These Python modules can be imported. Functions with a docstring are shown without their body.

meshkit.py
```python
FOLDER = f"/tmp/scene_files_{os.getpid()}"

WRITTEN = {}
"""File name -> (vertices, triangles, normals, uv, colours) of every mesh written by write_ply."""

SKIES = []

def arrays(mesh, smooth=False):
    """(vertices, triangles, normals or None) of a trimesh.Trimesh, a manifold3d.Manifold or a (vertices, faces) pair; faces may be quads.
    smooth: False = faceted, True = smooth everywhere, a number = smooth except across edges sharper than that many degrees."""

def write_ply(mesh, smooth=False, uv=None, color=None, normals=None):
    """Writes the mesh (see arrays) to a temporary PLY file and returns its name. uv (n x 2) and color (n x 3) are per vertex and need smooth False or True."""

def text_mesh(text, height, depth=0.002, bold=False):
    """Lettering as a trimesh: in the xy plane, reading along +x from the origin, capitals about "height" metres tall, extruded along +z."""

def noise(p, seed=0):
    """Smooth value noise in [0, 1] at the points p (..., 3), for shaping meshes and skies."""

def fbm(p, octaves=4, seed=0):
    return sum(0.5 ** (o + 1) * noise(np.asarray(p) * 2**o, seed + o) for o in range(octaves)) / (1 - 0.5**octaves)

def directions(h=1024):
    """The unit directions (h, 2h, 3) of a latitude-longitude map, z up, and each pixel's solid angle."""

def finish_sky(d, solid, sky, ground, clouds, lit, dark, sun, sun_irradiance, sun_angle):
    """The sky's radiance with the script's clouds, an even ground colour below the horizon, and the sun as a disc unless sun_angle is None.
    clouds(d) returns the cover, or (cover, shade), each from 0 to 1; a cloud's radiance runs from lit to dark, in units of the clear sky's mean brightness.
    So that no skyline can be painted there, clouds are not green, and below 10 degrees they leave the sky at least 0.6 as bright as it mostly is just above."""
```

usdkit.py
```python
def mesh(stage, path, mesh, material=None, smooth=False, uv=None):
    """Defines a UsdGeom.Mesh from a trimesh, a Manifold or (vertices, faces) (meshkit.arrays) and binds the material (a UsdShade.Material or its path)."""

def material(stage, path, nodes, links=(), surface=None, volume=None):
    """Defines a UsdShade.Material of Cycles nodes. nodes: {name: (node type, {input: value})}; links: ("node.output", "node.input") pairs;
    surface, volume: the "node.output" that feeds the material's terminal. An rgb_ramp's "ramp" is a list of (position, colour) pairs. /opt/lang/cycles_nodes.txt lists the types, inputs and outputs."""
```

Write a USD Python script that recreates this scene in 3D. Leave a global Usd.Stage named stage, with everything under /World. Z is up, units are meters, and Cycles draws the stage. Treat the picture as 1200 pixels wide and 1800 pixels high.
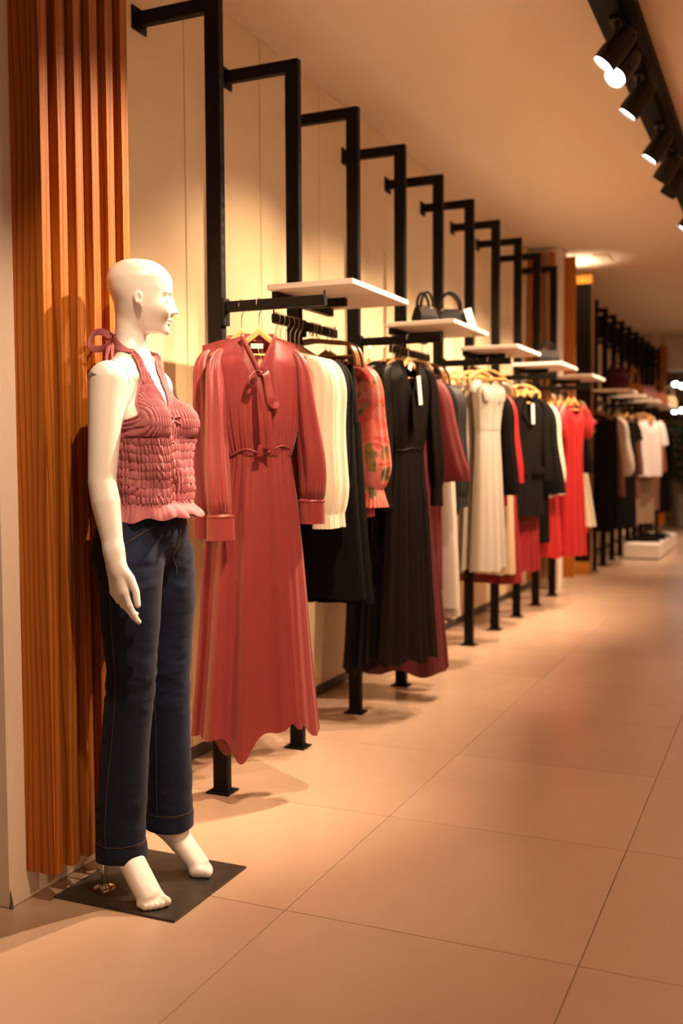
import math, random
import numpy as np, trimesh, usdkit, meshkit
import manifold3d as m3
from scipy.interpolate import PchipInterpolator, CubicSpline
from pxr import Usd, UsdGeom, UsdLux, UsdShade, Gf, Sdf

stage = Usd.Stage.CreateInMemory()
UsdGeom.SetStageUpAxis(stage, 'Z'); UsdGeom.SetStageMetersPerUnit(stage, 1.0)
W = UsdGeom.Xform.Define(stage, '/World'); UsdGeom.Scope.Define(stage, '/World/Looks')

# ---------------------------------------------------------------- camera
F_PX, YAW, PITCH, ROLL, EYE = 1810.73, .41120, .05470, -.0053, 1.2484
EXPOSURE = 0.0
cam = UsdGeom.Camera.Define(stage, '/World/camera')
_cy, _sy, _cp, _sp = math.cos(YAW), math.sin(YAW), math.cos(PITCH), math.sin(PITCH)
_f = np.array([-_sy*_cp, _cy*_cp, -_sp]); _u = np.array([-_sy*_sp, _cy*_sp, _cp]); _r = np.array([_cy, _sy, 0])
_r2 = _r*math.cos(ROLL)+_u*math.sin(ROLL); _u2 = _u*math.cos(ROLL)-_r*math.sin(ROLL)
cam.AddTransformOp().Set(Gf.Matrix4d(*_r2, 0, *_u2, 0, *(-_f), 0, 0, 0, EYE, 1))
cam.CreateHorizontalApertureAttr(24.0); cam.CreateVerticalApertureAttr(36.0)
cam.CreateFocalLengthAttr(24.0*F_PX/1200); cam.CreateFStopAttr(2.0); cam.CreateFocusDistanceAttr(3.05)
cam.CreateClippingRangeAttr((.05, 100)); cam.CreateExposureAttr(EXPOSURE)

# ---------------------------------------------------------------- track lamp layout and light (aim of every spot lamp)
WARM, AMBER = (1.0, .685, .435), (1.0, .60, .34)
SPOT_I, SPOT_CONE, SPOT_SOFT = 165.0, 27.0, .9
TRACK_X, TRACK_Z = -.70, 3.02
# y on the track, aim x, aim y, aim z, strength, cone
LAMPS = [(1.62, -1.72, 2.36, 1.25, .36, 20), (2.60, -1.74, 3.22, 1.20, .66, 28), (3.68, -1.74, 2.52, 1.55, 1.05, 26),  # this row: lamps out of view, placed to light mannequin, slats and front dress
         (4.50, -2.05, 4.10, 1.25, .62, 37), (4.72, -1.72, 3.15, 1.05, .95, 27), (5.18, -2.05, 5.05, 1.2, .64, 37), (6.00, -2.0, 5.85, 1.2, .64, 37), (6.48, -2.0, 6.9, 1.2, .66, 37), (6.86, -2.0, 7.3, 1.2, .66, 37),
         (7.95, -2.0, 7.8, 1.2, .66, 37), (9.0, -1.9, 8.7, 1.2, .8, 36), (10.3, -1.9, 9.7, 1.1, .5, 30), (11.6, -1.8, 11.8, .9, .5, 34), (13.0, -1.8, 13.2, .9, .5, 34), (14.6, -1.8, 14.8, .9, .4, 34), (16.2, -1.8, 16.2, .9, .4, 34)]
UNSEEN_AISLE_LAMPS = [(2.0, y) for y in (-1.0, 1.6, 4.2, 6.8, 9.4, 12.0, 14.6)]  # unseen lamps, out of view, placed to give the shop its ambient light

# ---------------------------------------------------------------- helpers
rng = np.random.default_rng(7)
used = {}
def uniq(parent, name):
    k = (parent, name); n = used.get(k, -1)+1; used[k] = n
    return f'{parent}/{name}' + (f'_{n:03d}' if n else '')
def tag(prim, label=None, cat=None, group=None, kind=None):
    for k, v in (('label', label), ('category', cat), ('group', group), ('kind', kind)):
        if v: prim.SetCustomDataByKey(k, v)
def thing(name, label=None, cat=None, loc=(0, 0, 0), rz=0, group=None, kind=None):
    if label and len(label.split()) > 16: label = ' '.join(label.split()[:16])
    x = UsdGeom.Xform.Define(stage, uniq('/World', name)); x.AddTranslateOp().Set(Gf.Vec3d(*map(float, loc))); x.AddRotateZOp().Set(float(rz))
    tag(x.GetPrim(), label, cat, group, kind); return x.GetPrim()
def part(name, mesh, mat, parent=None, smooth=40, label=None, kind=None, uv=None):
    path = uniq(str(parent.GetPath()) if parent else '/World', name)
    m = usdkit.mesh(stage, path, mesh, M[mat] if isinstance(mat, str) else mat, smooth, uv)
    tag(m.GetPrim(), label, None, None, kind); return m.GetPrim()
def copy(root, label, loc, rz=0, group=None, name=None):
    was = root.GetCustomData()
    r = thing(name or root.GetName().rstrip('0123456789').rstrip('_'), label, was['category'], loc, rz, group or was.get('group'))
    r.GetReferences().AddInternalReference(root.GetPath()); r.SetInstanceable(True); return r
cat = trimesh.util.concatenate
def box(x0, x1, y0, y1, z0, z1, ch=0.0):
    if ch <= 0:
        b = trimesh.creation.box((x1-x0, y1-y0, z1-z0)); b.apply_translation(((x0+x1)/2, (y0+y1)/2, (z0+z1)/2)); return b
    pts = []
    for i in range(3):
        lo = [x0+ch, y0+ch, z0+ch]; hi = [x1-ch, y1-ch, z1-ch]
        lo[i] -= ch; hi[i] += ch
        pts += [(a, b, c) for a in (lo[0], hi[0]) for b in (lo[1], hi[1]) for c in (lo[2], hi[2])]
    return trimesh.Trimesh(*hull(pts), process=False)
def hull(pts):
    m = m3.Manifold.hull_points(np.asarray(pts, float)).to_mesh()
    return np.asarray(m.vert_properties)[:, :3], np.asarray(m.tri_verts)
def grid(P, closed_u=False, closed_v=False, cap=False):
    """P (nu, nv, 3) -> mesh of quads; u rows, v columns"""
    nu, nv = P.shape[:2]; idx = np.arange(nu*nv).reshape(nu, nv)
    if closed_v: idx = np.hstack([idx, idx[:, :1]])
    if closed_u: idx = np.vstack([idx, idx[:1]])
    a, b, c, d = idx[:-1, :-1].ravel(), idx[:-1, 1:].ravel(), idx[1:, 1:].ravel(), idx[1:, :-1].ravel()
    f = np.vstack([np.stack([a, b, c], 1), np.stack([a, c, d], 1)]); v = P.reshape(-1, 3)
    if cap:
        n = len(v); v = np.vstack([v, P[0].mean(0), P[-1].mean(0)]); i0, i1 = idx[0], idx[-1]
        f = np.vstack([f, np.stack([i0[1:], i0[:-1], np.full(len(i0)-1, n)], 1), np.stack([i1[:-1], i1[1:], np.full(len(i1)-1, n+1)], 1)])
    return trimesh.Trimesh(v, f, process=False)
def frames(path):
    path = np.asarray(path, float); t = np.gradient(path, axis=0); t /= np.linalg.norm(t, axis=1, keepdims=True)+1e-12
    a = np.array([0, 0, 1.]) if abs(t[0, 2]) < .9 else np.array([0, 1., 0]); n = np.cross(t[0], np.cross(a, t[0])); n /= np.linalg.norm(n); N = [n]
    for k in range(1, len(path)):
        n = N[-1]-t[k]*(N[-1]@t[k]); N.append(n/(np.linalg.norm(n)+1e-12))
    N = np.array(N); return t, N, np.cross(t, N)
def tube(path, r, seg=8, cap=True, flat=1.0):
    path = np.asarray(path, float); t, n, b = frames(path); r = np.broadcast_to(np.asarray(r, float), (len(path),))
    th = np.linspace(0, 2*np.pi, seg, endpoint=False)
    P = path[:, None]+r[:, None, None]*(np.cos(th)[None, :, None]*n[:, None]+flat*np.sin(th)[None, :, None]*b[:, None])
    return grid(P, closed_v=True, cap=cap)
def spline(pts, n, closed=False):
    pts = np.asarray(pts, float); d = np.r_[0, np.cumsum(np.linalg.norm(np.diff(pts, axis=0), axis=1))]
    return CubicSpline(d, pts)(np.linspace(0, d[-1], n))
def ribbon(path, width, normal, thick=.0015):
    """flat band along path; width (n,) across direction = tangent x normal"""
    path = np.asarray(path, float); t = np.gradient(path, axis=0); t /= np.linalg.norm(t, axis=1, keepdims=True)+1e-12
    normal = np.broadcast_to(np.asarray(normal, float), path.shape); c = np.cross(t, normal); c /= np.linalg.norm(c, axis=1, keepdims=True)+1e-12
    n = np.cross(c, t); w = np.broadcast_to(np.asarray(width, float), (len(path),))[:, None]/2
    ring = np.stack([path-c*w-n*thick/2, path+c*w-n*thick/2, path+c*w+n*thick/2, path-c*w+n*thick/2], 1)
    return grid(ring, closed_v=True, cap=True)
def lathe(prof, seg=32):
    prof = np.asarray(prof, float); th = np.linspace(0, 2*np.pi, seg, endpoint=False)
    P = np.stack([prof[:, 0, None]*np.cos(th), prof[:, 0, None]*np.sin(th), np.repeat(prof[:, 1, None], seg, 1)], -1)
    return grid(P, closed_v=True, cap=True)
def moved(m, loc=(0, 0, 0), rz=0, R=None):
    m = m.copy(); T = np.eye(4)
    if rz: T = trimesh.transformations.rotation_matrix(math.radians(rz), [0, 0, 1])
    if R is not None: T[:3, :3] = R
    T[:3, 3] = loc; m.apply_transform(T); return m
def smoothstep(a, b, x): t = np.clip((x-a)/(b-a), 0, 1); return t*t*(3-2*t)

# ---------------------------------------------------------------- materials
M = {}
def mat(name, color, rough=.6, var=0.0, scale=8., bump=0.0, bscale=200., sheen=0.0, spec=.5, metal=0.0, coat=0.0, stretch=(1, 1, 1), translucent=0.0, aniso=0.0):
    c = np.array(color, float); n = {'p': ('principled_bsdf', dict(base_color=tuple(c), roughness=rough, specular_ior_level=spec, metallic=metal, coat_weight=coat, coat_roughness=.15, sheen_weight=sheen, sheen_roughness=.4, anisotropic=aniso))}
    L = []
    if var or bump:
        n['tc'] = ('texture_coordinate', {}); n['mp'] = ('mapping', dict(scale=stretch)); L.append(('tc.object', 'mp.vector'))
    if var:
        n['n'] = ('noise_texture', dict(scale=scale, detail=4.)); L.append(('mp.vector', 'n.vector'))
        n['r'] = ('rgb_ramp', dict(ramp=[(.25, tuple(np.clip(c*(1-var), 0, 1))), (.75, tuple(np.clip(c*(1+var), 0, 1)))])); L += [('n.fac', 'r.fac'), ('r.color', 'p.base_color')]
    if bump:
        n['bn'] = ('noise_texture', dict(scale=bscale, detail=2.)); n['b'] = ('bump', dict(strength=bump, distance=.002)); L += [('mp.vector', 'bn.vector'), ('bn.fac', 'b.height'), ('b.normal', 'p.normal')]
    out = 'p.BSDF'
    if translucent:
        n['tr'] = ('translucent_bsdf', dict(color=tuple(c))); n['mx'] = ('mix_closure', dict(fac=translucent)); L += [('p.BSDF', 'mx.closure1'), ('tr.BSDF', 'mx.closure2')]; out = 'mx.closure'
    M[name] = usdkit.material(stage, f'/World/Looks/{name}', n, L, out); return M[name]
def emit(name, color, strength):
    M[name] = usdkit.material(stage, f'/World/Looks/{name}', {'e': ('emission', dict(color=color, strength=strength))}, [], 'e.emission')

def oak(name, dark, light, seed, rough=.45):
    """oak: growth lines along z, bent into cathedrals by slow noise, plus fine pores"""
    L_, D_ = np.array(light), np.array(dark)
    n = {'tc': ('texture_coordinate', {}), 'mp': ('mapping', dict(scale=(1, 1, .075), location=(seed*1.31, seed*.77, seed*.51), rotation=(0, 0, .85))),
         'w': ('wave_texture', dict(wave_type='bands', bands_direction='x', profile='saw', scale=22., distortion=11., detail=1.5, detail_scale=.5, detail_roughness=.5)),
         'r': ('rgb_ramp', dict(ramp=[(0, light), (.55, tuple(.85*L_+.15*D_)), (.88, tuple(.1*L_+.9*D_)), (1, light)])),
         'mp2': ('mapping', dict(scale=(260, 260, 5.))), 'n': ('noise_texture', dict(scale=1., detail=2.)),
         'r2': ('rgb_ramp', dict(ramp=[(.30, (.78, .72, .66)), (.55, (1, 1, 1))])), 'mx': ('mix', dict(mix_type='multiply', fac=.6)),
         'b': ('bump', dict(strength=.08, distance=.002)), 'p': ('principled_bsdf', dict(roughness=.6, specular_ior_level=.18))}
    L = [('tc.object', 'mp.vector'), ('mp.vector', 'w.vector'), ('w.fac', 'r.fac'), ('tc.object', 'mp2.vector'), ('mp2.vector', 'n.vector'), ('n.fac', 'r2.fac'), ('r.color', 'mx.color1'), ('r2.color', 'mx.color2'),
         ('mx.color', 'p.base_color'), ('n.fac', 'b.height'), ('b.normal', 'p.normal')]
    M[name] = usdkit.material(stage, f'/World/Looks/{name}', n, L, 'p.BSDF')

def floor_tile_mat(name, color):
    c = np.array(color); n = {'g': ('geometry', {}), 'n': ('noise_texture', dict(scale=1.1, detail=5., roughness=.6)), 'r': ('rgb_ramp', dict(ramp=[(.3, tuple(c*.93)), (.7, tuple(c*1.06))])),
         'n2': ('noise_texture', dict(scale=9., detail=4.)), 'r2': ('rgb_ramp', dict(ramp=[(.3, (.29,)*3), (.7, (.315,)*3)])), 'p': ('principled_bsdf', dict(specular_ior_level=.5))}
    L = [('g.position', 'n.vector'), ('g.position', 'n2.vector'), ('n.fac', 'r.fac'), ('r.color', 'p.base_color'), ('n2.fac', 'r2.fac'), ('r2.color', 'p.roughness')]
    M[name] = usdkit.material(stage, f'/World/Looks/{name}', n, L, 'p.BSDF')

mat('wall_panel', (.80, .635, .405), .42, var=.02, scale=2., spec=.4)
mat('plaster', (.78, .68, .57), .7, var=.03, scale=3., bump=.1, bscale=60.)
mat('ceiling_paint', (.72, .595, .47), .85, var=.015, scale=1.)
mat('dark_skirting', (.05, .045, .04), .5)
mat('seam_dark', (.12, .10, .07), .7)
for i, c in enumerate([(.50, .345, .245), (.485, .335, .238), (.515, .358, .255)]): floor_tile_mat(f'tile_{"abc"[i]}', c)
mat('grout', (.14, .10, .07), .9)
for i in range(4): oak(f'oak_{"abcd"[i]}', (.21, .058, .007), (.46, .152, .020), i)
mat('black_metal', (.004, .0035, .003), .5, var=.25, scale=30., spec=.16)
mat('slot_black', (.002, .002, .002), .9)
mat('track_black', (.003, .0026, .0022), .6, spec=.12)
mat('lamp_black', (.007, .006, .005), .4, spec=.4)
mat('shelf_white', (.80, .74, .68), .5)
mat('chrome', (.75, .72, .68), .12, metal=1.)
mat('steel_wire', (.55, .5, .45), .25, metal=1.)
mat('wood_tan', (.72, .40, .13), .4, var=.15, scale=12., stretch=(1, 1, 6))
mat('wood_brown', (.25, .105, .03), .35, var=.2, scale=12., stretch=(1, 1, 6), coat=.3)
emit('lamp_glow', (1, .9, .75), 40.)
emit('far_lamp_glow', (1, .92, .8), 25.)
# ---------------------------------------------------------------- the setting
XW, ZC, XEND, YB, YF = -2.24, 3.13, 4.6, -2.6, 21.5
fl = thing('floor', 'large square beige porcelain floor tiles with thin dark joints', 'floor', kind='structure')
part('grout_bed', box(XW-.1, XEND, YB, YF, -.05, -.003), 'grout', fl, False)
TX, TY, T, G = -1.2555, 2.4758, .8, .0012
for i in range(-2, 8):
    for j in range(-7, 25):
        x0, x1, y0, y1 = TX+T*i+G, TX+T*(i+1)-G, TY+T*j+G, TY+T*(j+1)-G
        x0, x1, y0, y1 = max(x0, XW-.05), min(x1, XEND), max(y0, YB), min(y1, YF)
        if x1-x0 > .01 and y1-y0 > .01: part('tile', box(x0, x1, y0, y1, -.012, 0, .0006), f'tile_{"abc"[(i*7+j*5+i*j) % 3]}', fl, False)
part('ceiling', box(XW-.3, XEND, YB, YF, ZC, ZC+.1), 'ceiling_paint', None, False, 'flat warm white painted ceiling over the sales floor', 'structure')
wl = thing('wall_left', 'cream panelled wall with narrow dark vertical joints behind the rails', 'wall', kind='structure')
part('backing', box(XW-.1, XW-.004, YB, YF, 0, ZC), 'seam_dark', wl, False)
ys = [2.66, 2.953]+[3.593+.6395*k for k in range(10)]+[9.80, 10.2, 11.05]+[11.7+.64*k for k in range(9)]+[17.6]
for a, b in zip(ys[:-1], ys[1:]): part('panel', box(XW-.01, XW, a+.0028, b-.0028, .052, ZC, .0015), 'wall_panel', wl, False)
part('baseboard_left', box(XW-.01, XW+.004, 2.68, 9.48, 0, .05), 'dark_skirting', None, False, 'dark narrow skirting strip at the foot of the cream wall', 'structure')
part('wall_right', box(XEND, XEND+.1, YB, YF, 0, ZC), 'plaster', None, False, 'plain warm wall on the far side of the aisle', 'structure')
part('wall_behind', box(XW-.3, XEND, YB-.1, YB, 0, ZC), 'plaster', None, False, 'plain warm wall behind the viewpoint', 'structure')
part('wall_far', box(XW-.3, XEND, YF, YF+.1, 0, ZC), 'plaster', None, False, 'plain wall at the far end of the shop', 'structure')
part('trim_1', box(-1.95, XEND, 17.75, 18.1, 2.62, ZC), 'plaster', None, False, 'pale lintel dropping from the ceiling at the far end of the aisle', 'structure')

# slatted oak pillars
XC, XS = -1.957, -1.855
def pillar(y0, y1, ys, side, label, z0=.085, z1=ZC, XS=XS):
    p = thing('pillar', label, 'pillar', kind='structure')
    part('column', box(XW-.02, XC, y0, y1, 0, ZC, .004), 'plaster', p, False)
    for k, y in enumerate(ys): part('slat', box(XC, XS, y, y+.036, z0, z1, .0015), f'oak_{"abcd"[k % 4]}', p, False, None)
    for k, x in enumerate(side): part('slat', box(x, x+.036, y0-.10, y0, z0, z1, .0015), f'oak_{"abcd"[(k+1) % 4]}', p, False)
    return p
p1 = pillar(2.186, 2.675, [2.251+.0738*k for k in range(6)], [], 'cream pillar faced with deep vertical oak slats beside the mannequin')
part('chip', tube([(XC, 2.188, .0), (XC+.001, 2.188, .02), (XC-.001, 2.187, .05)], [.006, .004, .001], 6), 'seam_dark', p1, True, 'grey chipped plaster at the foot of the corner')
pillar(9.50, 9.80, [9.70], [-2.232, -2.135, -2.037], 'second cream pillar with oak slats between the two runs of rails', .09, 3.08)
pillar(16.95, 17.6, [17.0+.0738*k for k in range(6)], [-2.19, -2.11, -2.03], 'far oak slatted pillar at the end of the second run of rails', .09, 2.95)

# black display panel with brass ends between the two runs
bp = thing('display_stand', 'tall black display panel with brass bands at its top and foot', 'display panel')
part('board', box(-2.235, -1.902, 10.82, 10.88, .13, 3.00, .003), 'black_metal', bp, False)
part('edge_strip', box(-1.902, -1.886, 10.81, 10.89, .0, 3.10, .002), 'wood_brown', bp, False, 'brown edge strip')
mat('brass', (.72, .36, .07), .3, metal=.9, var=.1)
part('brass_band', box(-2.235, -1.902, 10.82, 10.88, .0, .13, .002), 'brass', bp, False, 'brass band at the foot')
part('brass_band', box(-2.235, -1.902, 10.82, 10.88, 3.00, 3.10, .002), 'brass', bp, False, 'brass band at the top')

# ---------------------------------------------------------------- rail posts
PX, PY0, PS, PZ = -1.92, 3.281, .641, 2.885
ORD = ['first', 'second', 'third', 'fourth', 'fifth', 'sixth', 'seventh', 'eighth', 'ninth', 'tenth']
def post_parts(t, ztop, slots, arms=1):
    hx, hy = .030, .017
    part('upright', box(-hx, hx, -hy, hy, .008, ztop, .002), 'black_metal', t, False)
    part('foot_plate', cat([box(-.047, .047, -.042, .042, 0, .008, .001), box(-hx-.004, hx+.004, -hy-.004, hy+.004, .008, .016, .001)]), 'black_metal', t, False)
    for k in range(arms):
        z = ztop-.05-k*.11
        part('wall_arm', box(XW-PX+.008, -hx+.001, -hy, hy, z, z+.05, .002), 'black_metal', t, False)
        part('wall_plate', box(XW-PX, XW-PX+.008, -.045, .045, z-.02, z+.065, .001), 'black_metal', t, False)
    if slots:
        part('slot', cat([box(hx-.002, hx+.0006, -.007+dy, -.002+dy, z, z+.022) for z in np.arange(.25, ztop-.1, .045) for dy in (0, .009)]), 'slot_black', t, False, 'column of small punched slots', 'stuff')
post0 = None
for k in range(10):
    y = PY0+PS*k; lb = f'{ORD[k]} black steel rail post from the slatted pillar, arm bent back to the wall'
    if k == 0:
        post0 = thing('rail_post', lb, 'post', (PX, y, 0), group='black rail posts along the cream wall'); post_parts(post0, PZ, True)
    else: copy(post0, lb, (PX, y, 0))
P2 = [11.14+.62*k for k in range(10)]
post2 = None
for k, y in enumerate(P2):
    lb = f'{ORD[k]} black rail post of the far run beyond the black display panel'
    if k == 0:
        post2 = thing('far_rail_post', lb, 'post', (PX, y, 0), group='black rail posts of the far run'); post_parts(post2, 2.872, False, 3)
    else: copy(post2, lb, (PX, y, 0))

# faceout arms on odd posts, T-shaped hang bars and shelves on even posts
AZ = 1.805
WHAT = ['the two mauve dresses', 'the black dresses', 'the white dresses', 'the black coat dresses', 'the red dresses']
arm0 = bar0 = shelf0 = None
def faceout(loc, lb, grp):
    global arm0
    if arm0 is None:
        arm0 = thing('faceout_arm', lb, 'clothes rail', loc, group=grp)
        part('bar', box(.0306, .435, -.0125, .0125, -.037, 0, .0015), 'black_metal', arm0, False)
        part('bracket', box(.0306, .042, -.022, .022, -.085, .012, .0015), 'black_metal', arm0, False)
        part('stop_pin', box(.427, .433, -.004, .004, 0, .016, .001), 'black_metal', arm0, False)
    else: copy(arm0, lb, loc, group=grp)
def hangbar(loc, lb, grp):
    global bar0
    if bar0 is None:
        bar0 = thing('hang_bar', lb, 'clothes rail', loc, group=grp)
        part('bar', box(.046, .066, -.30, .30, -.037, 0, .0015), 'black_metal', bar0, False)
        part('stem', box(.0305, .047, -.02, .02, -.06, .01, .0015), 'black_metal', bar0, False)
        for s in (-1, 1): part('stop_pin', box(.051, .057, s*.296-.003, s*.296+.003, 0, .016, .001), 'black_metal', bar0, False)
    else: copy(bar0, lb, loc, group=grp)
def shelf(loc, lb, grp):
    global shelf0
    if shelf0 is None:
        shelf0 = thing('shelf', lb, 'shelf', loc, group=grp)
        part('board', box(.032, .395, -.31, .31, 0, .022, .002), 'shelf_white', shelf0, False)
        part('back_rail', box(.032, .060, -.27, .27, -.034, -.0002, .001), 'black_metal', shelf0, False)
        part('bracket', box(.032, .235, -.014, .014, -.034, -.0002, .001), 'black_metal', shelf0, False)
    else: copy(shelf0, lb, loc, group=grp)
SHZ = 1.895
for k in range(10):
    y = PY0+PS*k
    if k % 2 == 0: faceout((PX, y, AZ), f'black straight arm carrying {WHAT[k//2]}', 'straight arms of the near run')
    else:
        hangbar((PX, y, AZ), f'black cross bar carrying side-hung clothes under the {ORD[k//2]} white shelf', 'cross bars of the near run')
        shelf((PX, y, SHZ), f'{ORD[k//2]} white shelf of the near run, counted from the mannequin', 'white shelves of the near run')
for k, y in enumerate(P2):
    if k % 2 == 1: faceout((PX, y, AZ), f'black straight arm on the {ORD[k]} post of the far run', 'straight arms of the far run')
    else:
        hangbar((PX, y, AZ), f'black cross bar on the {ORD[k]} post of the far run', 'cross bars of the far run')
        shelf((PX, y, SHZ), f'{ORD[k//2]} white shelf of the far run, counted from the display panel', 'white shelves of the far run')

# ---------------------------------------------------------------- ceiling track and spot lamps
tr = thing('lighting_track', 'long black ceiling track carrying the spot lamps', 'lighting track')
part('channel', box(TRACK_X-.085, TRACK_X+.085, YB+.3, 17.6, 3.075, ZC, .002), 'track_black', tr, False)
part('rail', box(TRACK_X-.03, TRACK_X+.03, YB+.3, 17.6, 3.058, 3.075, .002), 'track_black', tr, False)
def lamp_geo(t, d, strength, glow='lamp_glow', L=.17, R=.052):
    """a bullet can tipped along d, hung from a short stem; its light leaves the open end"""
    d = np.array(d, float); d /= np.linalg.norm(d); a = np.cross([0, 0, 1.], d); a = a/np.linalg.norm(a) if np.linalg.norm(a) > 1e-3 else np.array([1., 0, 0]); b = np.cross(d, a)
    Rm = np.stack([a, b, d], 1)
    prof = [(.004, -L*.55), (.030, -L*.55), (.040, -L*.5), (.047, -L*.25), (.052, .0), (.0535, L*.25), (.051, L*.48), (.0495, L*.48), (.0495, L*.40), (.004, L*.40)]
    part('can', moved(lathe(prof, 40), R=Rm), 'lamp_black', t, 35)
    lens = lathe([(.0005, L*.401), (.047, L*.401), (.047, L*.405), (.0005, L*.405)], 32)
    part('lens', moved(lens, R=Rm), glow, t, False, 'glowing round lens')
    part('stem', tube([(0, 0, .115), (0, 0, .02)], .011, 12), 'lamp_black', t, 40); part('track_adapter', box(-.022, .022, -.05, .05, .10, .118, .003), 'lamp_black', t, False)
    for sx in (-1, 1): part('yoke', moved(box(sx*.0555-.002, sx*.0555+.002, -.016, .016, -.02, .03), R=Rm), 'lamp_black', t, False)
    return d, L*.49
def spot(t, d, off, inten, cone, soft, radius=.022, color=WARM):
    lt = UsdLux.SphereLight.Define(stage, uniq(str(t.GetPath()), 'light'))
    lt.CreateRadiusAttr(radius); lt.CreateIntensityAttr(inten); lt.CreateColorAttr(Gf.Vec3f(*color)); lt.CreateNormalizeAttr(True)
    sh = UsdLux.ShapingAPI.Apply(lt.GetPrim()); sh.CreateShapingConeAngleAttr(cone); sh.CreateShapingConeSoftnessAttr(soft)
    d = np.array(d); z = -d; x = np.cross([0, 1., 0], z); x /= np.linalg.norm(x); y = np.cross(z, x); o = d*off
    lt.AddTransformOp().Set(Gf.Matrix4d(*x, 0, *y, 0, *z, 0, *o, 1))
NUMS = ['first', 'second', 'third', 'fourth', 'fifth', 'sixth', 'seventh', 'eighth', 'ninth', 'tenth', 'eleventh', 'twelfth', 'thirteenth', 'fourteenth', 'fifteenth', 'sixteenth', 'seventeenth']
for k, (y, ax, ay, az, s, cone) in enumerate(LAMPS):
    loc = np.array([TRACK_X, y, TRACK_Z-.08]); d = np.array([ax, ay, az])-loc; d /= np.linalg.norm(d)
    t = thing('spot_lamp', f'{NUMS[k]} black bullet spot lamp along the ceiling track, counted from the viewer', 'spot lamp', loc, group='black spot lamps on the ceiling track')
    _, off = lamp_geo(t, d, s); spot(t, d, off, SPOT_I*s, cone, SPOT_SOFT)
for k, (x, y) in enumerate(UNSEEN_AISLE_LAMPS):
    t = thing('unseen_aisle_lamp', f'{NUMS[k]} black ceiling lamp over the aisle to the right, counted from the viewer', 'spot lamp', (x, y, TRACK_Z-.08), group='unseen lamps over the aisle')
    d, off = lamp_geo(t, (-.15, .1, -1), 1.); spot(t, d, off, SPOT_I*.33, 74, 1., color=AMBER)
# ---------------------------------------------------------------- cloth
def satin(name, c, rough=.38, sheen=.25, bump=.06, bscale=900., var=.05, spec=.5, translucent=0., stretch=(1, 1, .15)):
    mat(name, c, rough, var=var, scale=6., bump=bump, bscale=bscale, sheen=sheen, spec=spec, stretch=stretch, translucent=translucent)
satin('mauve_satin', (.215, .028, .029), .38)
satin('mauve_dark', (.40, .075, .085), .40)
satin('cream_cloth', (.70, .62, .47), .5, translucent=.12)
satin('white_cloth', (.70, .64, .56), .5, translucent=.10)
satin('white_satin', (.52, .47, .39), .34, sheen=.3)
satin('black_cloth', (.004, .0034, .003), .8, sheen=0, spec=.10)
satin('black_satin', (.008, .006, .005), .45, sheen=0, spec=.13)
satin('charcoal_cloth', (.0055, .0038, .003), .85, sheen=0, spec=.08)
satin('black_velvet', (.005, .004, .004), .6, sheen=.05, bump=.5, bscale=160.)
satin('maroon_cloth', (.16, .010, .012), .62, sheen=.05)
satin('maroon_velvet', (.085, .004, .007), .55, sheen=.12)
satin('red_cloth', (.34, .0075, .009), .45, sheen=.05)
satin('deep_red_cloth', (.20, .004, .008), .5, sheen=.05)
satin('beige_cloth', (.48, .33, .21), .7, sheen=.05)
satin('taupe_cloth', (.25, .165, .105), .75, sheen=.05)
satin('brown_cloth', (.15, .05, .018), .7, sheen=.05)
satin('rust_cloth', (.30, .10, .022), .7, sheen=.05)
satin('lilac_white', (.74, .68, .68), .6)
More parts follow.
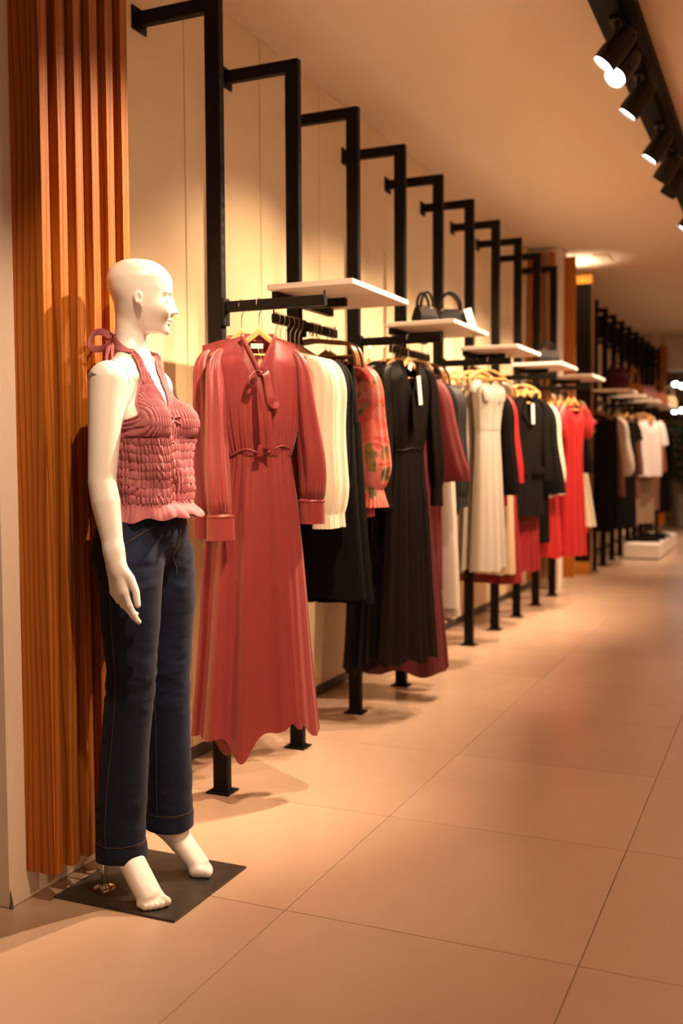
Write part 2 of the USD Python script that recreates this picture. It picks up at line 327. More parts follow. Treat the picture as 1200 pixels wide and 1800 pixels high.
mat('paper', (.85, .80, .70), .6)
mat('kraft', (.60, .42, .22), .7)
# floral print: large coral and pink blooms with dark green leaves, flat print
n = {'tc': ('texture_coordinate', {}), 'nz': ('noise_texture', dict(scale=9., detail=3.)), 'mv': ('mix', dict(mix_type='linear_light', fac=.07)),
     'v': ('voronoi_texture', dict(scale=19.)), 'r': ('rgb_ramp', dict(ramp=[(0, (.62, .06, .012)), (.25, (.66, .10, .04)), (.5, (.66, .20, .17)), (.75, (.52, .03, .025)), (1, (.70, .16, .09))])),
     'n3': ('noise_texture', dict(scale=30., detail=2.)), 'r3': ('rgb_ramp', dict(ramp=[(.35, (.75, .75, .75)), (.7, (1.15, 1.1, 1.1))])), 'mm': ('mix', dict(mix_type='multiply', fac=.8)),
     'v2': ('voronoi_texture', dict(scale=13., randomness=1.)), 'r2': ('rgb_ramp', dict(ramp=[(.33, (1, 1, 1)), (.37, (0, 0, 0))])), 'mp': ('mapping', dict(scale=(1.9, 1., .8), rotation=(.3, .5, .4))),
     'g': ('noise_texture', dict(scale=24., detail=2.)), 'rg': ('rgb_ramp', dict(ramp=[(.35, (.06, .045, .012)), (.65, (.28, .17, .04))])), 'mx': ('mix', {}), 'p': ('principled_bsdf', dict(roughness=.45, sheen_weight=.2))}
M['floral_cloth'] = usdkit.material(stage, '/World/Looks/floral_cloth', n, [('tc.object', 'nz.vector'), ('tc.object', 'mv.color1'), ('nz.color', 'mv.color2'), ('mv.color', 'v.vector'), ('v.color', 'r.fac'), ('tc.object', 'n3.vector'), ('n3.fac', 'r3.fac'),
    ('r.color', 'mm.color1'), ('r3.color', 'mm.color2'), ('mv.color', 'mp.vector'), ('mp.vector', 'v2.vector'), ('v2.distance', 'r2.fac'), ('tc.object', 'g.vector'), ('g.fac', 'rg.fac'), ('mm.color', 'mx.color1'), ('rg.color', 'mx.color2'), ('r2.color', 'mx.fac'), ('mx.color', 'p.base_color')], 'p.BSDF')

def fold_set(seed, kmin, kmax, n=5, drift=1.2):
    r = np.random.default_rng(seed); ks = r.uniform(kmin, kmax, n); ph = r.uniform(0, 6.28, n); dr = r.uniform(-drift, drift, n); a = r.uniform(.5, 1, n); a /= a.sum(); so = r.uniform(0, 6.28, n)
    def f(u, z, side=0.):
        s = 0
        for k, p, d, w, o in zip(ks, ph, dr, a, so):
            q = np.pi*k*u/2+p+d*z+side*o; s = s+w*(.55*np.cos(q)+.45*(2*np.abs(np.cos(q/2))-1.27))
        return s
    return f
def ring_folds(seed, kmin, kmax, n=5, drift=2.):
    r = np.random.default_rng(seed); ks = r.integers(int(kmin), int(kmax)+1, n); ph = r.uniform(0, 6.28, n); dr = r.uniform(-drift, drift, n); a = r.uniform(.5, 1, n); a /= a.sum()
    return lambda th, t: sum(w*(.4*np.cos(k*th+p+d*t)+.6*(2.2*np.abs(np.cos((k*th+p+d*t)/2))-1.4)) for k, p, d, w in zip(ks, ph, dr, a))
def ipol(pts):
    pts = np.array(sorted(pts), float); g = PchipInterpolator(pts[:, 0], pts[:, 1]); lo, hi = pts[0, 0], pts[-1, 0]
    return lambda z: g(np.clip(z, lo, hi))
def cloth_body(prof, top, nw=.07, slope=.28, df=.10, db=.015, vneck=False, hem=None, hemwave=.004, folds=(), nth=120, nv=90, dmin=.25, strapless=False, v0=0., sq=.8, neckd=.6):
    """prof: (z, half width, half depth) from hem to shoulder. folds: (fold_set, [(z, amplitude)...])"""
    zs = [p[0] for p in prof]; wf = ipol([(p[0], p[1]) for p in prof]); dfn = ipol([(p[0], p[2]) for p in prof])
    th = np.linspace(0, 2*np.pi, nth, endpoint=False)+.013; c, s = np.cos(th), np.sin(th); cx = np.sign(c)*np.abs(c)**sq; sy = np.sign(s)*np.abs(s)**sq
    wt = float(wf(top)); xr = np.abs(cx)*wt; front = s < 0
    if strapless:
        zt = top-df*(np.abs(cx)**2)*.3+np.where(front, .018*np.cos(cx*np.pi*2), 0)
    else:
        q = np.clip(xr/nw, 0, 1); dep = np.where(front, df, db)
        zt = np.where(xr > nw, top-slope*(xr-nw), top-dep*((1-q) if vneck else np.sqrt(np.clip(1-q*q, 0, 1))))
    hz = prof[0][0]; hw = fold_set(int(hz*1e4) % 991+3, 2, 7, 4, 0); zh = hz+hemwave*2*hw(cx, 0, np.where(front, 0, 1)) if hem is None else hem(cx, front)
    v = np.linspace(v0, 1, nv)[:, None]; z = zh+(zt-zh)*v
    w, d = wf(z), dfn(z); dist = zt-z
    if not strapless:
        lim = np.where(xr < nw, neckd, dmin); d = d*(lim+(1-lim)*smoothstep(0, .09, dist))
    x, y = cx*w, sy*d; nx, ny = cx/w, sy/d; L = np.sqrt(nx*nx+ny*ny)+1e-9; nx, ny = nx/L, ny/L
    side = np.where(front, 0., 1.); disp = 0
    for f, amp in folds: disp = disp+f(cx+0*z, z, side)*ipol(amp)(z)
    return grid(np.stack([x+nx*disp, y+ny*disp, z], -1), closed_v=True)
def sleeve(path, ra, rb, ang=0., folds=None, amp=None, nth=40, nv=50, cap=False, gather=None):
    P = spline(path, nv); t = np.linspace(0, 1, nv); a, b = ipol([(q[0], q[1]) for q in ra])(t), ipol([(q[0], q[1]) for q in rb])(t)
    th = np.linspace(0, 2*np.pi, nth, endpoint=False); e1 = np.array([math.cos(ang), math.sin(ang), 0]); T = np.gradient(P, axis=0); T /= np.linalg.norm(T, axis=1, keepdims=True)
    e1 = e1-T*(T@e1)[:, None]; e1 /= np.linalg.norm(e1, axis=1, keepdims=True); e2 = np.cross(T, e1)
    r = np.ones((nv, nth))
    if folds is not None: r = r+folds(th[None], t[:, None])*ipol(amp)(t)[:, None]
    if gather is not None: r = r+gather[0](th[None], t[:, None])*ipol(gather[1])(t)[:, None]
    return grid(P[:, None]+r[..., None]*(a[:, None, None]*np.cos(th)[None, :, None]*e1[:, None]+b[:, None, None]*np.sin(th)[None, :, None]*e2[:, None]), closed_v=True, cap=cap)
def tilted_tag(t, at, h=.075, w=.032, roll=0., yaw=0., m='paper', string=True, label='hanging paper price tag'):
    b = box(-w/2, w/2, -.0008, .0008, -h, 0, 0); R = trimesh.transformations.euler_matrix(0, roll, yaw)[:3, :3]
    part('price_tag', moved(b, at, R=R), m, t, False, label)
    if string: part('tag_string', tube(spline([np.array(at)+(0, .02, .06), np.array(at)+(.002, -.004, .03), at], 8), .0009, 5), 'paper', t, True)

# hangers -------------------------------------------------
def hanger_parts(t, wood, half=.165, ztop=1.712, drop=.098, hookrot=0., clip=False, curl=False, bowl=.03):
    if curl:
        pts = [(-half, 0, ztop-drop-.055), (-half+.004, 0, ztop-drop-.015), (-half+.03, 0, ztop-.03), (-.09, 0, ztop-.010), (0, 0, ztop), (.09, 0, ztop-.010), (half-.03, 0, ztop-.03), (half-.004, 0, ztop-drop-.015), (half, 0, ztop-drop-.055)]
        P = spline(pts, 60); part('arms', tube(P, .0085, 10), wood, t, True)
        part('cross_bar', tube([(-half+.01, 0, ztop-drop-.012), (half-.01, 0, ztop-drop-.012)], .006, 10), wood, t, True)
    else:
        x = np.linspace(-half, half, 41); q = np.abs(x)/half; z = ztop-drop*q**.92; hgt = .030-.014*q; y = -bowl*q**2*.3
        ring = lambda i: [(x[i], y[i]-.0075, z[i]-hgt[i]*.5), (x[i], y[i]-.0045, z[i]-.002), (x[i], y[i]+.0045, z[i]-.002), (x[i], y[i]+.0075, z[i]-hgt[i]*.5), (x[i], y[i]+.0045, z[i]-hgt[i]), (x[i], y[i]-.0045, z[i]-hgt[i])]
        part('arms', grid(np.array([ring(i) for i in range(41)]), closed_v=True, cap=True), wood, t, 50)
        if bowl: part('cross_bar', tube([(-half+.02, -.004, ztop-drop-.006), (half-.02, -.004, ztop-drop-.006)], .0055, 10), wood, t, True)
    c, s = math.cos(hookrot), math.sin(hookrot)
    hk = [(0, ztop-.008), (0, ztop+.022), (.004, 1.752), (.016, 1.772), (.0185, 1.795), (.010, 1.8085), (0, 1.8105), (-.010, 1.8085), (-.0175, 1.796), (-.0175, 1.784)]
    part('hook', tube(spline([(a*c, a*s, b) for a, b in hk], 40), .0017, 8), 'chrome' if wood == 'wood_tan' else 'steel_wire', t, True)
    if clip:
        for sx in (-1, 1):
            part('clip', cat([box(sx*.115-.009, sx*.115+.009, -.012, .012, ztop-drop-.055, ztop-drop-.018, .003), box(sx*.115-.006, sx*.115+.006, -.016, .016, ztop-drop-.03, ztop-drop-.024, .002)]), 'chrome', t, False, 'small chrome clip')
HANG = {}
def hanger(kind, loc, rz, label, group, hookrot=0.):
    key = (kind, round(hookrot, 2))
    if key not in HANG:
        t = HANG[key] = thing(dict(tan='wooden_hanger', brown='brown_hanger', clip='trouser_hanger', tanclip='pale_trouser_hanger')[kind], label, 'hanger', loc, rz, group)
        if kind == 'tan': hanger_parts(t, 'wood_tan', half=.115, hookrot=hookrot)
        if kind == 'brown': hanger_parts(t, 'wood_brown', hookrot=hookrot)
        if kind == 'clip': hanger_parts(t, 'wood_brown', half=.205, ztop=1.735, drop=.062, hookrot=hookrot, clip=True, curl=True)
        if kind == 'tanclip': hanger_parts(t, 'wood_tan', half=.18, ztop=1.735, drop=.03, hookrot=hookrot, clip=True, curl=True)
        return t
    r = HANG[key]; return copy(r, label, loc, rz, group)

# generic garments ----------------------------------------
def top_parts(t, m, hem=1.0, w=.20, sh=1.672, top=1.662, wv=.205, d=.026, nw=.065, df=.09, vneck=False, seed=1, nth=80, nv=60, sl=None, foldamp=.010, waist=None, cuffm=None, hw=None, rs=(1, -1), body_label=None, slope=.30):
    """shirt, jacket or dress body with optional sleeves. sl = dict(len, out, r0, r1, cuff, puff)"""
    hw = hw or wv; prof = [(hem, hw, d*1.5), ((hem+sh)/2, (hw+w)/2 if not waist else waist[1], d*1.25), (sh-.12, w*.985, d*1.1), (sh-.05, w*.95, d), (sh, w*.93, d)]
    if waist: prof[1] = (waist[0], waist[1], d*1.05)
    f1, f2 = fold_set(seed, 3, 8), fold_set(seed+50, 6, 13)
    part('body', cloth_body(prof, top, nw, slope, df, vneck=vneck, folds=[(f1, [(hem, foldamp), (sh-.15, foldamp*.45), (sh-.02, 0)]), (f2, [(hem, foldamp*.6), (sh-.2, foldamp*.15), (sh-.02, 0)])], nth=nth, nv=nv), m, t, True, body_label)
    if sl:
        for s in rs:
            f = ring_folds(seed+7+s, 3, 7); z0 = top-slope*(w*.93-nw)-.012; L = sl['len']; o = sl.get('out', .03); x0 = w*.93-.012; puff = sl.get('puff', 0)
            path = [(s*(x0-.03), 0, z0+.004), (s*(x0+.022), -.004, z0-.035), (s*(x0+.030+o*.3), -.008, z0-L*.35), (s*(x0+.028+o*.75), -.014, z0-L*.75), (s*(x0+.024+o), -.018, z0-L)]
            ra = [(0, .012), (.07, sl['r0']*.72), (.3, sl['r0']), (.8, (sl['r0']+sl['r1'])/2+puff), (.94, sl['r1']+puff*.7), (1, sl['r1'])]
            rb = [(0, .010), (.07, d*.9), (.3, d*1.0), (.8, d*1.0+puff*.6), (.94, d*.95+puff*.4), (1, d*.8)]
            part('sleeve', sleeve(path, ra, rb, 0, f, [(0, 0), (.15, .08), (.9, .16), (1, .05)], 44, 40, gather=(ring_folds(seed+31, 14, 22), [(0, 0), (.7, 0), (.95, .10 if puff else 0), (1, 0)])), m, t, True)
            if sl.get('cuff'):
                e = np.array(path[-1]); dn = e-np.array(path[-2]); dn /= np.linalg.norm(dn)
                part('cuff', sleeve([e-dn*.004, e+dn*sl['cuff']*.5, e+dn*sl['cuff']], [(0, sl['r1']*1.02), (1, sl['r1']*(1.12+sl.get('frill', 0)))], [(0, d*.85), (1, d*(.95+sl.get('frill', 0)*1.5))], 0, ring_folds(seed+9, 9, 16), [(0, .05), (1, .09+sl.get('frill', 0)*.35)], 60, 14), cuffm or m, t, True)
def skirt_parts(t, m, top=1.62, hem=.6, w0=.15, w1=.24, d0=.02, d1=.05, seed=1, amp=.016, k=(4, 9), nth=90, nv=50, name='skirt', hemw=.006, waistband=True, split=False):
    f1, f2 = fold_set(seed, *k), fold_set(seed+50, k[1], k[1]*2)
    prof = [(hem, w1, d1), ((hem+top)/2, (w0+w1)/2, (d0+d1)/2), (top-.06, w0*1.03, d0*1.1), (top, w0, d0)]
    part(name, cloth_body(prof, top, strapless=True, df=0, hemwave=hemw, folds=[(f1, [(hem, amp), ((hem+top)/2, amp*.7), (top-.05, amp*.1), (top, 0)]), (f2, [(hem, amp*.4), (top-.05, amp*.12), (top, 0)])], nth=nth, nv=nv), m, t, True)
    if waistband: part('waistband', cloth_body([(top-.035, w0*1.02, d0*1.15), (top+.003, w0*1.015, d0*1.15)], top+.003, strapless=True, df=0, hemwave=0, nth=60, nv=4), m, t, True)
def trouser_parts(t, m, top=1.62, hem=.63, w0=.16, leg=.13, d0=.02, seed=1, amp=.008):
    part('seat', cloth_body([(top-.30, w0*1.12, d0*1.5), (top-.1, w0*1.05, d0*1.2), (top, w0, d0)], top, strapless=True, df=0, hemwave=.002, folds=[(fold_set(seed, 3, 7), [(top-.3, amp*.6), (top, 0)])], nth=70, nv=24), m, t, True)
    for s in (-1, 1):
        part('leg', moved(cloth_body([(hem, leg, d0*1.5), (top-.32, w0*.60, d0*1.5), (top-.24, w0*.58, d0*1.4)], top-.24, strapless=True, df=0, folds=[(fold_set(seed+s, 2, 5), [(hem, amp), (top-.25, amp*.3)])], nth=60, nv=36), (s*w0*.60, 0, 0)), m, t, True)
    part('waistband', cloth_body([(top-.04, w0*1.01, d0*1.2), (top+.003, w0, d0*1.2)], top+.003, strapless=True, df=0, hemwave=0, nth=60, nv=4), m, t, True)
    for s in (-1, 1): part('pocket_welt', moved(box(-.045, .045, -.002, .002, -.007, .007, .001), (s*w0*.55, -d0*1.32, top-.10), R=trimesh.transformations.euler_matrix(0, s*.25, 0)[:3, :3]), m, t, False)
# ---------------------------------------------------------------- mauve dresses on the first arm
A1Y = PY0
def mauve_dress(label, loc, rz, seed, hero):
    t = thing('mauve_dress', label, 'dress', loc, rz, group=None); UsdGeom.Xformable(t).AddScaleOp().Set(Gf.Vec3f(.87, 1 if hero else .55, 1))
    nth, nv = (300, 220) if hero else (150, 120)
    f1, f2, fg, fb = fold_set(seed, 5., 11., 5, .7), fold_set(seed+1, 11, 20, 5, .4), fold_set(seed+2, 26, 46, 6, 1.5), fold_set(seed+3, 4, 9, 4, 1.2)
    ZW = 1.262
    def hem(cx, fr): return .245+.05*np.exp(-((cx-.55)/.35)**2)-.075*np.exp(-((cx+.42)/.22)**2)*fr-.03*np.exp(-((cx-.85)/.2)**2)+.012*np.cos(9*cx)+np.where(fr, 0, .02)
    prof = [(.20, .242, .085), (.5, .212, .075), (.85, .182, .062), (1.10, .156, .050), (1.22, .136, .042), (ZW, .130, .040)]
    part('skirt', cloth_body(prof, ZW+.008, strapless=True, df=.0, hem=hem, folds=[(f1, [(.2, .036), (.6, .027), (1.0, .014), (1.2, .004), (ZW, 0)]), (f2, [(.2, .003), (.6, .0035), (1.0, .0045), (1.24, .003), (ZW, .0012)]), (fg, [(.2, 0), (.95, .0), (1.15, .0018), (1.25, .003), (ZW, .001)])], nth=nth, nv=nv), 'mauve_satin', t, True)
    prof = [(ZW-.012, .131, .041), (1.30, .148, .046), (1.42, .168, .048), (1.54, .172, .045), (1.62, .172, .038), (1.66, .172, .036)]
    part('bodice', cloth_body(prof, 1.672, nw=.068, slope=.27, df=.125, db=.012, vneck=True, hemwave=.0, dmin=.38, neckd=.85, folds=[(fb, [(ZW, .006), (1.45, .005), (1.6, .002), (1.66, 0)]), (fg, [(ZW-.01, .004), (1.32, .003), (1.42, .0006), (1.5, 0)]), (f2, [(ZW, .003), (1.4, .003), (1.55, .0008), (1.66, 0)])], nth=nth, nv=nv//2), 'mauve_satin', t, True)
    # waist cord: a wavy piped seam
    u = np.linspace(0, 2*np.pi, 200); cx = np.sign(np.cos(u))*np.abs(np.cos(u))**.8; sy = np.sign(np.sin(u))*np.abs(np.sin(u))**.8
    wz = ZW+.004+.011*np.cos(cx*5.6+2.6)*(sy < 0)+.010*cx
    part('waist_cord', tube(np.stack([cx*.134, sy*.045, wz], 1), .0042, 8, cap=False), 'mauve_satin', t, True)
    # sleeves with deep gathered cuffs
    for s in (-1, 1):
        f = ring_folds(seed+11+s, 2, 5, 4, 2.0); g = ring_folds(seed+21, 14, 26, 6, .8)
        if s < 0: path = [(-.136, 0, 1.626), (-.168, -.008, 1.596), (-.182, -.034, 1.50), (-.182, -.062, 1.30), (-.178, -.088, 1.12), (-.172, -.098, 1.045)]
        else: path = [(.136, 0, 1.626), (.168, -.002, 1.594), (.190, -.006, 1.50), (.212, -.004, 1.32), (.228, -.002, 1.17), (.222, .0, 1.090)]
        q = .046 if s < 0 else .052
        part('sleeve', sleeve(path, [(0, .012), (.06, .020), (.16, .032), (.5, q*.9), (.8, q*1.06), (.93, q*1.02), (1, .046)], [(0, .010), (.06, .022), (.16, .032), (.5, .042), (.8, .050), (.93, .048), (1, .032)], 0, f, [(0, 0), (.05, .12), (.2, .20), (.6, .22), (.85, .16), (1, .05)], 130 if hero else 60, 110 if hero else 60, gather=(g, [(0, .03), (.06, .14), (.14, .08), (.28, 0), (.74, 0), (.88, .07), (.97, .15), (1, .03)])), 'mauve_satin', t, True)
        e = np.array(path[-1]); d2 = np.array([.010*-s, -.004, -1.]); d2 /= np.linalg.norm(d2)
        part('cuff', sleeve([e+(0, 0, .004), e+d2*.004, e+d2*.04, e+d2*.083, e+d2*.088], [(0, .048), (.08, .054), (.5, .055), (1, .056)], [(0, .030), (.08, .034), (.5, .035), (1, .036)], 0, ring_folds(seed+5, 3, 6), [(0, .01), (1, .05)], 60, 16), 'mauve_satin', t, True)
        part('cuff_piping', sleeve([e+d2*.002, e+d2*.006, e+d2*.010], [(0, .0545), (.5, .0565), (1, .0545)], [(0, .0345), (.5, .0365), (1, .0345)], 0, nth=60, nv=5), 'mauve_satin', t, True)
    # neck band, bow
    rim = []
    for a in np.linspace(-1, 1, 41):
        c_ = abs(a)*.068/.172; sy = (1-c_**2.5)**.4; rim.append((.068*a, -sy*.036*.86-.003-.012*(1-abs(a)), 1.672-.125*(1-abs(a))+.001))
    part('neck_band', ribbon(np.array(rim), .014, (0, -1, .15), .0022), 'mauve_satin', t, True)
    back = [(.068*math.sin(a), .030*math.cos(a)-.006, 1.672+.002*math.cos(a)) for a in np.linspace(-1.5, 1.5, 30)]
    part('collar_stand', ribbon(spline(back, 40), .022, np.array([(p[0], p[1], 0) for p in spline(back, 40)])/.06, .003), 'mauve_satin', t, True)
    if hero:
        kz, ky = 1.537, -.066
        part('bow_knot', moved(trimesh.Trimesh(*hull([(a, b, c) for a in (-.015, .014) for b in (-.012, .012) for c in (-.012, .012)]+[(0, -.017, 0)]), process=False).subdivide_loop(2), (0, ky-.004, kz)), 'mauve_satin', t, True)
        lp = spline([(0, ky, kz), (-.018, ky-.014, kz+.008), (-.040, ky-.020, kz-.006), (-.050, ky-.016, kz-.030), (-.036, ky-.014, kz-.046), (-.018, ky-.012, kz-.032), (-.020, ky-.016, kz-.014)], 50)
        part('bow_loop', ribbon(lp, .022+.006*np.sin(np.linspace(0, 3.1, 50)), np.gradient(lp, axis=0)[:, [2, 1, 0]]*(1, 0, -1)+(0, 0, 0)+np.array([0, -.0001, 0]), .0016), 'mauve_satin', t, True)
        lp2 = spline([(.002, ky, kz), (.016, ky-.014, kz+.004), (.026, ky-.020, kz-.03), (.034, ky-.022, kz-.07), (.046, ky-.018, kz-.105), (.056, ky-.010, kz-.108), (.058, ky-.004, kz-.085)], 50)
        part('bow_loop', ribbon(lp2, .030, (.15, -1, .1), .0016), 'mauve_satin', t, True)
        def tail(pts, w, lb=None):
            P = spline(pts, 50); ww = w*(1+.25*np.linspace(0, 1, 50)**2)
            nrm = np.stack([.35*np.sin(np.linspace(0, 5, 50)), -np.ones(50), np.zeros(50)], 1); part('bow_tail', ribbon(P, ww, nrm, .0016), 'mauve_satin', t, True, lb)
        tail([(.0, ky-.006, kz-.008), (.010, ky-.012, kz-.06), (.020, ky-.012, kz-.15), (.026, ky-.010, kz-.262)], .040)
        tail([(-.008, ky-.008, kz-.008), (-.008, ky-.016, kz-.08), (-.002, ky-.018, kz-.17), (.006, ky-.016, kz-.262)], .017)
        part('bow_tail', ribbon(spline([(-.004, ky-.014, kz-.25), (-.006, ky-.014, kz-.27), (-.006, ky-.010, kz-.290)], 12), np.linspace(.018, .030, 12), (.2, -1, 0), .0016), 'mauve_satin', t, True)
        part('brand_label', box(-.026, .026, .016, .0185, 1.632, 1.650, .0005), 'paper', t, False, 'small white woven neck label')
        part('price_tag', moved(box(-.013, .013, -.0008, .0008, -.045, 0), (.014, -.012, 1.590), R=trimesh.transformations.euler_matrix(0, .25, -.3)[:3, :3]), 'kraft', t, False, 'small kraft price tag inside the neckline')
        part('tag_string', tube(spline([(.0, .012, 1.640), (.006, -.004, 1.615), (.014, -.012, 1.590)], 10), .0008, 5), 'paper', t, True)
    return t
hanger('tan', (-1.748, A1Y, 0), 36, 'pale wooden hanger inside the front mauve dress', None, math.radians(54))
mauve_dress('mauve satin dress with a neck bow and long gathered sleeves, in front beside the mannequin', (-1.748, A1Y-.012, 0), 36, 3, True)
hanger('tan', (-1.822, A1Y+.006, 0), 40, 'pale wooden hanger behind, inside the second mauve dress', None, math.radians(50))
mauve_dress('second mauve satin dress mostly hidden behind the front one, left sleeve showing', (-1.822, A1Y+.02, 0), 40, 23, False)

# ---------------------------------------------------------------- side-hung clothes: bar on post k, garments across it
BX = PX+.055
def side(kind, y, label, group, rz=0, cls='garment', ctype='tan', hl=None):
    hanger(ctype, (BX, y, 0), rz, hl or f'hanger carrying the {label}', group and 'hangers of '+group)
    return thing(cls, label, kind, (BX, y, 0), rz, group)
NTH = ['frontmost', 'second', 'third', 'fourth', 'fifth', 'sixth']
for i, y in enumerate((3.640, 3.682, 3.725, 3.768)):
    t = side('blouse', y, f'{NTH[i]} cream blouse with gathered cuffs beside the mauve dresses', None, (3, 1, -2, 2)[i], 'cream_blouse', 'brown')
    top_parts(t, 'cream_cloth', 1.02, .180, seed=200+i, df=.05, sl=dict(len=.60, out=.022, r0=.050, r1=.036, cuff=.055, puff=.010), nth=90, foldamp=.007)
for i, y in enumerate((3.812, 3.850)):
    t = side('blouse', y, f'{("first", "second")[i]} black blouse hidden between the cream blouses and the black trousers', None, 0, 'black_blouse', 'brown')
    top_parts(t, 'black_cloth', .98, .185, seed=210+i, sl=dict(len=.5, out=.02, r0=.045, r1=.034), nth=60)
for i, y in enumerate((3.965, 4.033)):
    t = side('trousers', y, f'{("front", "rear")[i]} pair of black wide-leg cropped trousers on clips', None, 2*i, 'black_trousers', 'clip')
    trouser_parts(t, 'black_cloth', 1.615, (.645, .62)[i], .165, .150+.0*i, .026, 220+i)
t = side('skirt', 3.99, 'black flared midi skirt clipped between the two pairs of black trousers', None, 0, 'black_skirt', 'clip')
skirt_parts(t, 'black_cloth', 1.60, .66, .15, .235, .02, .05, 231, .010)
for i, y in enumerate((4.115, 4.165)):
    t = side('blouse', y, f'{("front", "rear")[i]} coral floral print blouse with frilled elastic cuffs', None, 4-2*i, 'floral_blouse', 'brown')
    top_parts(t, 'floral_cloth', .98, .180, seed=240+i, df=.05, sl=dict(len=.52, out=.036, r0=.052, r1=.034, cuff=.075, puff=.024, frill=.45), nth=90)

# black dresses on the third post's arm
A3Y = PY0+2*PS
def black_dress(label, x, dy, rz, seed, hem=.27, bow=False, m='black_satin'):
    hanger('tan', (x, A3Y+dy+.01, 0), rz, 'pale hanger carrying the '+label, None, math.radians(90-rz))
    t = thing('black_dress', label, 'dress', (x, A3Y+dy, 0), rz); ZW = 1.275; UsdGeom.Xformable(t).AddScaleOp().Set(Gf.Vec3f(.90, .85 if seed == 341 else .38, 1))
    f1, f2, fg = fold_set(seed, 5, 10), fold_set(seed+1, 12, 20), fold_set(seed+2, 26, 40)
    part('skirt', cloth_body([(hem, .205, .085), (.6, .175, .07), (1.0, .145, .055), (1.2, .116, .04), (ZW, .11, .036)], ZW+.008, strapless=True, df=0, hemwave=.022, folds=[(f1, [(hem, .02), (.8, .014), (1.2, .003), (ZW, 0)]), (f2, [(hem, .006), (1.1, .006), (ZW, .001)]), (fg, [(hem, 0), (1.1, .001), (1.25, .003), (ZW, .001)])], nth=160, nv=90), m, t, True)
    part('bodice', cloth_body([(ZW-.01, .112, .038), (1.35, .130, .044), (1.5, .152, .045), (1.62, .155, .038), (1.672, .155, .035)], 1.69, nw=.062, slope=.30, df=.15, db=.0, vneck=True, hemwave=0, neckd=.85, folds=[(f1, [(ZW, .005), (1.5, .004), (1.66, 0)]), (fg, [(ZW, .003), (1.36, .001), (1.45, 0)])], nth=140, nv=70), m, t, True)
    part('waist_cord', tube(np.array([(.114*np.sign(math.cos(u))*abs(math.cos(u))**.8, .04*math.sin(u), ZW+.006*math.cos(5*math.cos(u))) for u in np.linspace(0, 6.283, 90)]), .0036, 8, False), m, t, True)
    for s in (-1, 1):
        part('sleeve', sleeve([(s*.125, 0, 1.655), (s*.162, -.004, 1.625), (s*.180, -.01, 1.5), (s*.190, -.02, 1.28), (s*.192, -.03, 1.09)], [(0, .012), (.08, .03), (.3, .040), (.8, .050), (.95, .045), (1, .034)], [(0, .012), (.08, .024), (.3, .034), (.8, .042), (1, .028)], 0, ring_folds(seed+s+9, 3, 7), [(0, 0), (.1, .18), (.9, .2), (1, .04)], 44, 60), m, t, True)
        part('cuff', sleeve([(s*.192, -.03, 1.094), (s*.192, -.031, 1.05), (s*.190, -.032, 1.005)], [(0, .036), (1, .040)], [(0, .028), (1, .03)], 0, nth=30, nv=6), m, t, True)
    return t
for i, (x, dy) in enumerate(((-1.847, .0), (-1.774, .0), (-1.729, .0))):
    black_dress(['black dress nearest the post on the third rail arm', 'second black high-necked dress behind the front black dress', 'third black dress just behind the front black dress'][i], x, dy, 74-3*i, 300+9*i, .24+.02*i, m='black_satin')
t = black_dress('front black satin V-neck dress with a white hanging tag', -1.646, -.01, 66, 341, .285)
part('bow_tail', ribbon(spline([(0, -.05, 1.54), (-.012, -.064, 1.46), (-.006, -.066, 1.36)], 20), .035, (.2, -1, 0), .002), 'black_satin', t, True)
part('bow_tail', ribbon(spline([(0, -.05, 1.54), (.018, -.06, 1.48), (.014, -.064, 1.40)], 20), .028, (-.2, -1, 0), .002), 'black_satin', t, True)
part('price_tag', moved(box(-.016, .016, -.001, .001, -.135, 0), (.012, -.07, 1.615), R=trimesh.transformations.euler_matrix(0, -.16, .15)[:3, :3]), 'paper', t, False, 'long white price tag')
part('brand_label', moved(box(-.014, .014, -.001, .001, -.018, .018), (-.014, -.035, 1.66), R=trimesh.transformations.euler_matrix(0, .4, .1)[:3, :3]), 'paper', t, False, 'white neck label')

# second bar (post four): maroon, white, black velvet
Y4 = PY0+3*PS
t = side('dress', Y4-.255, 'long maroon velvet dress reaching almost to the floor behind the black dresses', None, 6, 'maroon_dress', 'clip')
skirt_parts(t, 'maroon_velvet', 1.60, .14, .14, .28, .03, .10, 401, .020, hemw=.02)
for i, y in enumerate((Y4-.20, Y4-.145)):
    t = side('coat', y, f'{("front", "rear")[i]} maroon coat with wide sleeves', None, 4-3*i, 'maroon_coat', 'brown')
    top_parts(t, 'maroon_cloth', .55+.0*i, .20, seed=410+i, sh=1.665, top=1.668, nw=.06, sl=dict(len=.505, out=.095, r0=.058, r1=.085), nth=80, hw=.22)
for i, y in enumerate((Y4-.08, Y4-.045)):
    t = side('trousers', y, f'{("front", "rear")[i]} white trousers with a hem slit hanging below the maroon sleeves', None, 3, 'white_trousers', 'clip')
    trouser_parts(t, 'white_cloth', 1.62, (.45, .40)[i], .205, .165, .022, 420+i)
t = side('skirt', Y4+.045, 'white lace-hemmed skirt behind the white trousers', None, 0, 'white_skirt', 'clip')
skirt_parts(t, 'white_satin', 1.6, .36, .15, .235, .02, .05, 430, .014, hemw=.012)
for i, y in enumerate((Y4+.10, Y4+.15, Y4+.20)):
    t = side('blouse', y, f'{NTH[i]} black crushed velvet long-sleeved top beside the white dresses', None, -2+2*i, 'velvet_top', 'brown')
    top_parts(t, 'black_velvet', .92, .19, seed=440+i, df=.05, sl=dict(len=.60, out=.035, r0=.042, r1=.036, cuff=.05, puff=.006), nth=70)

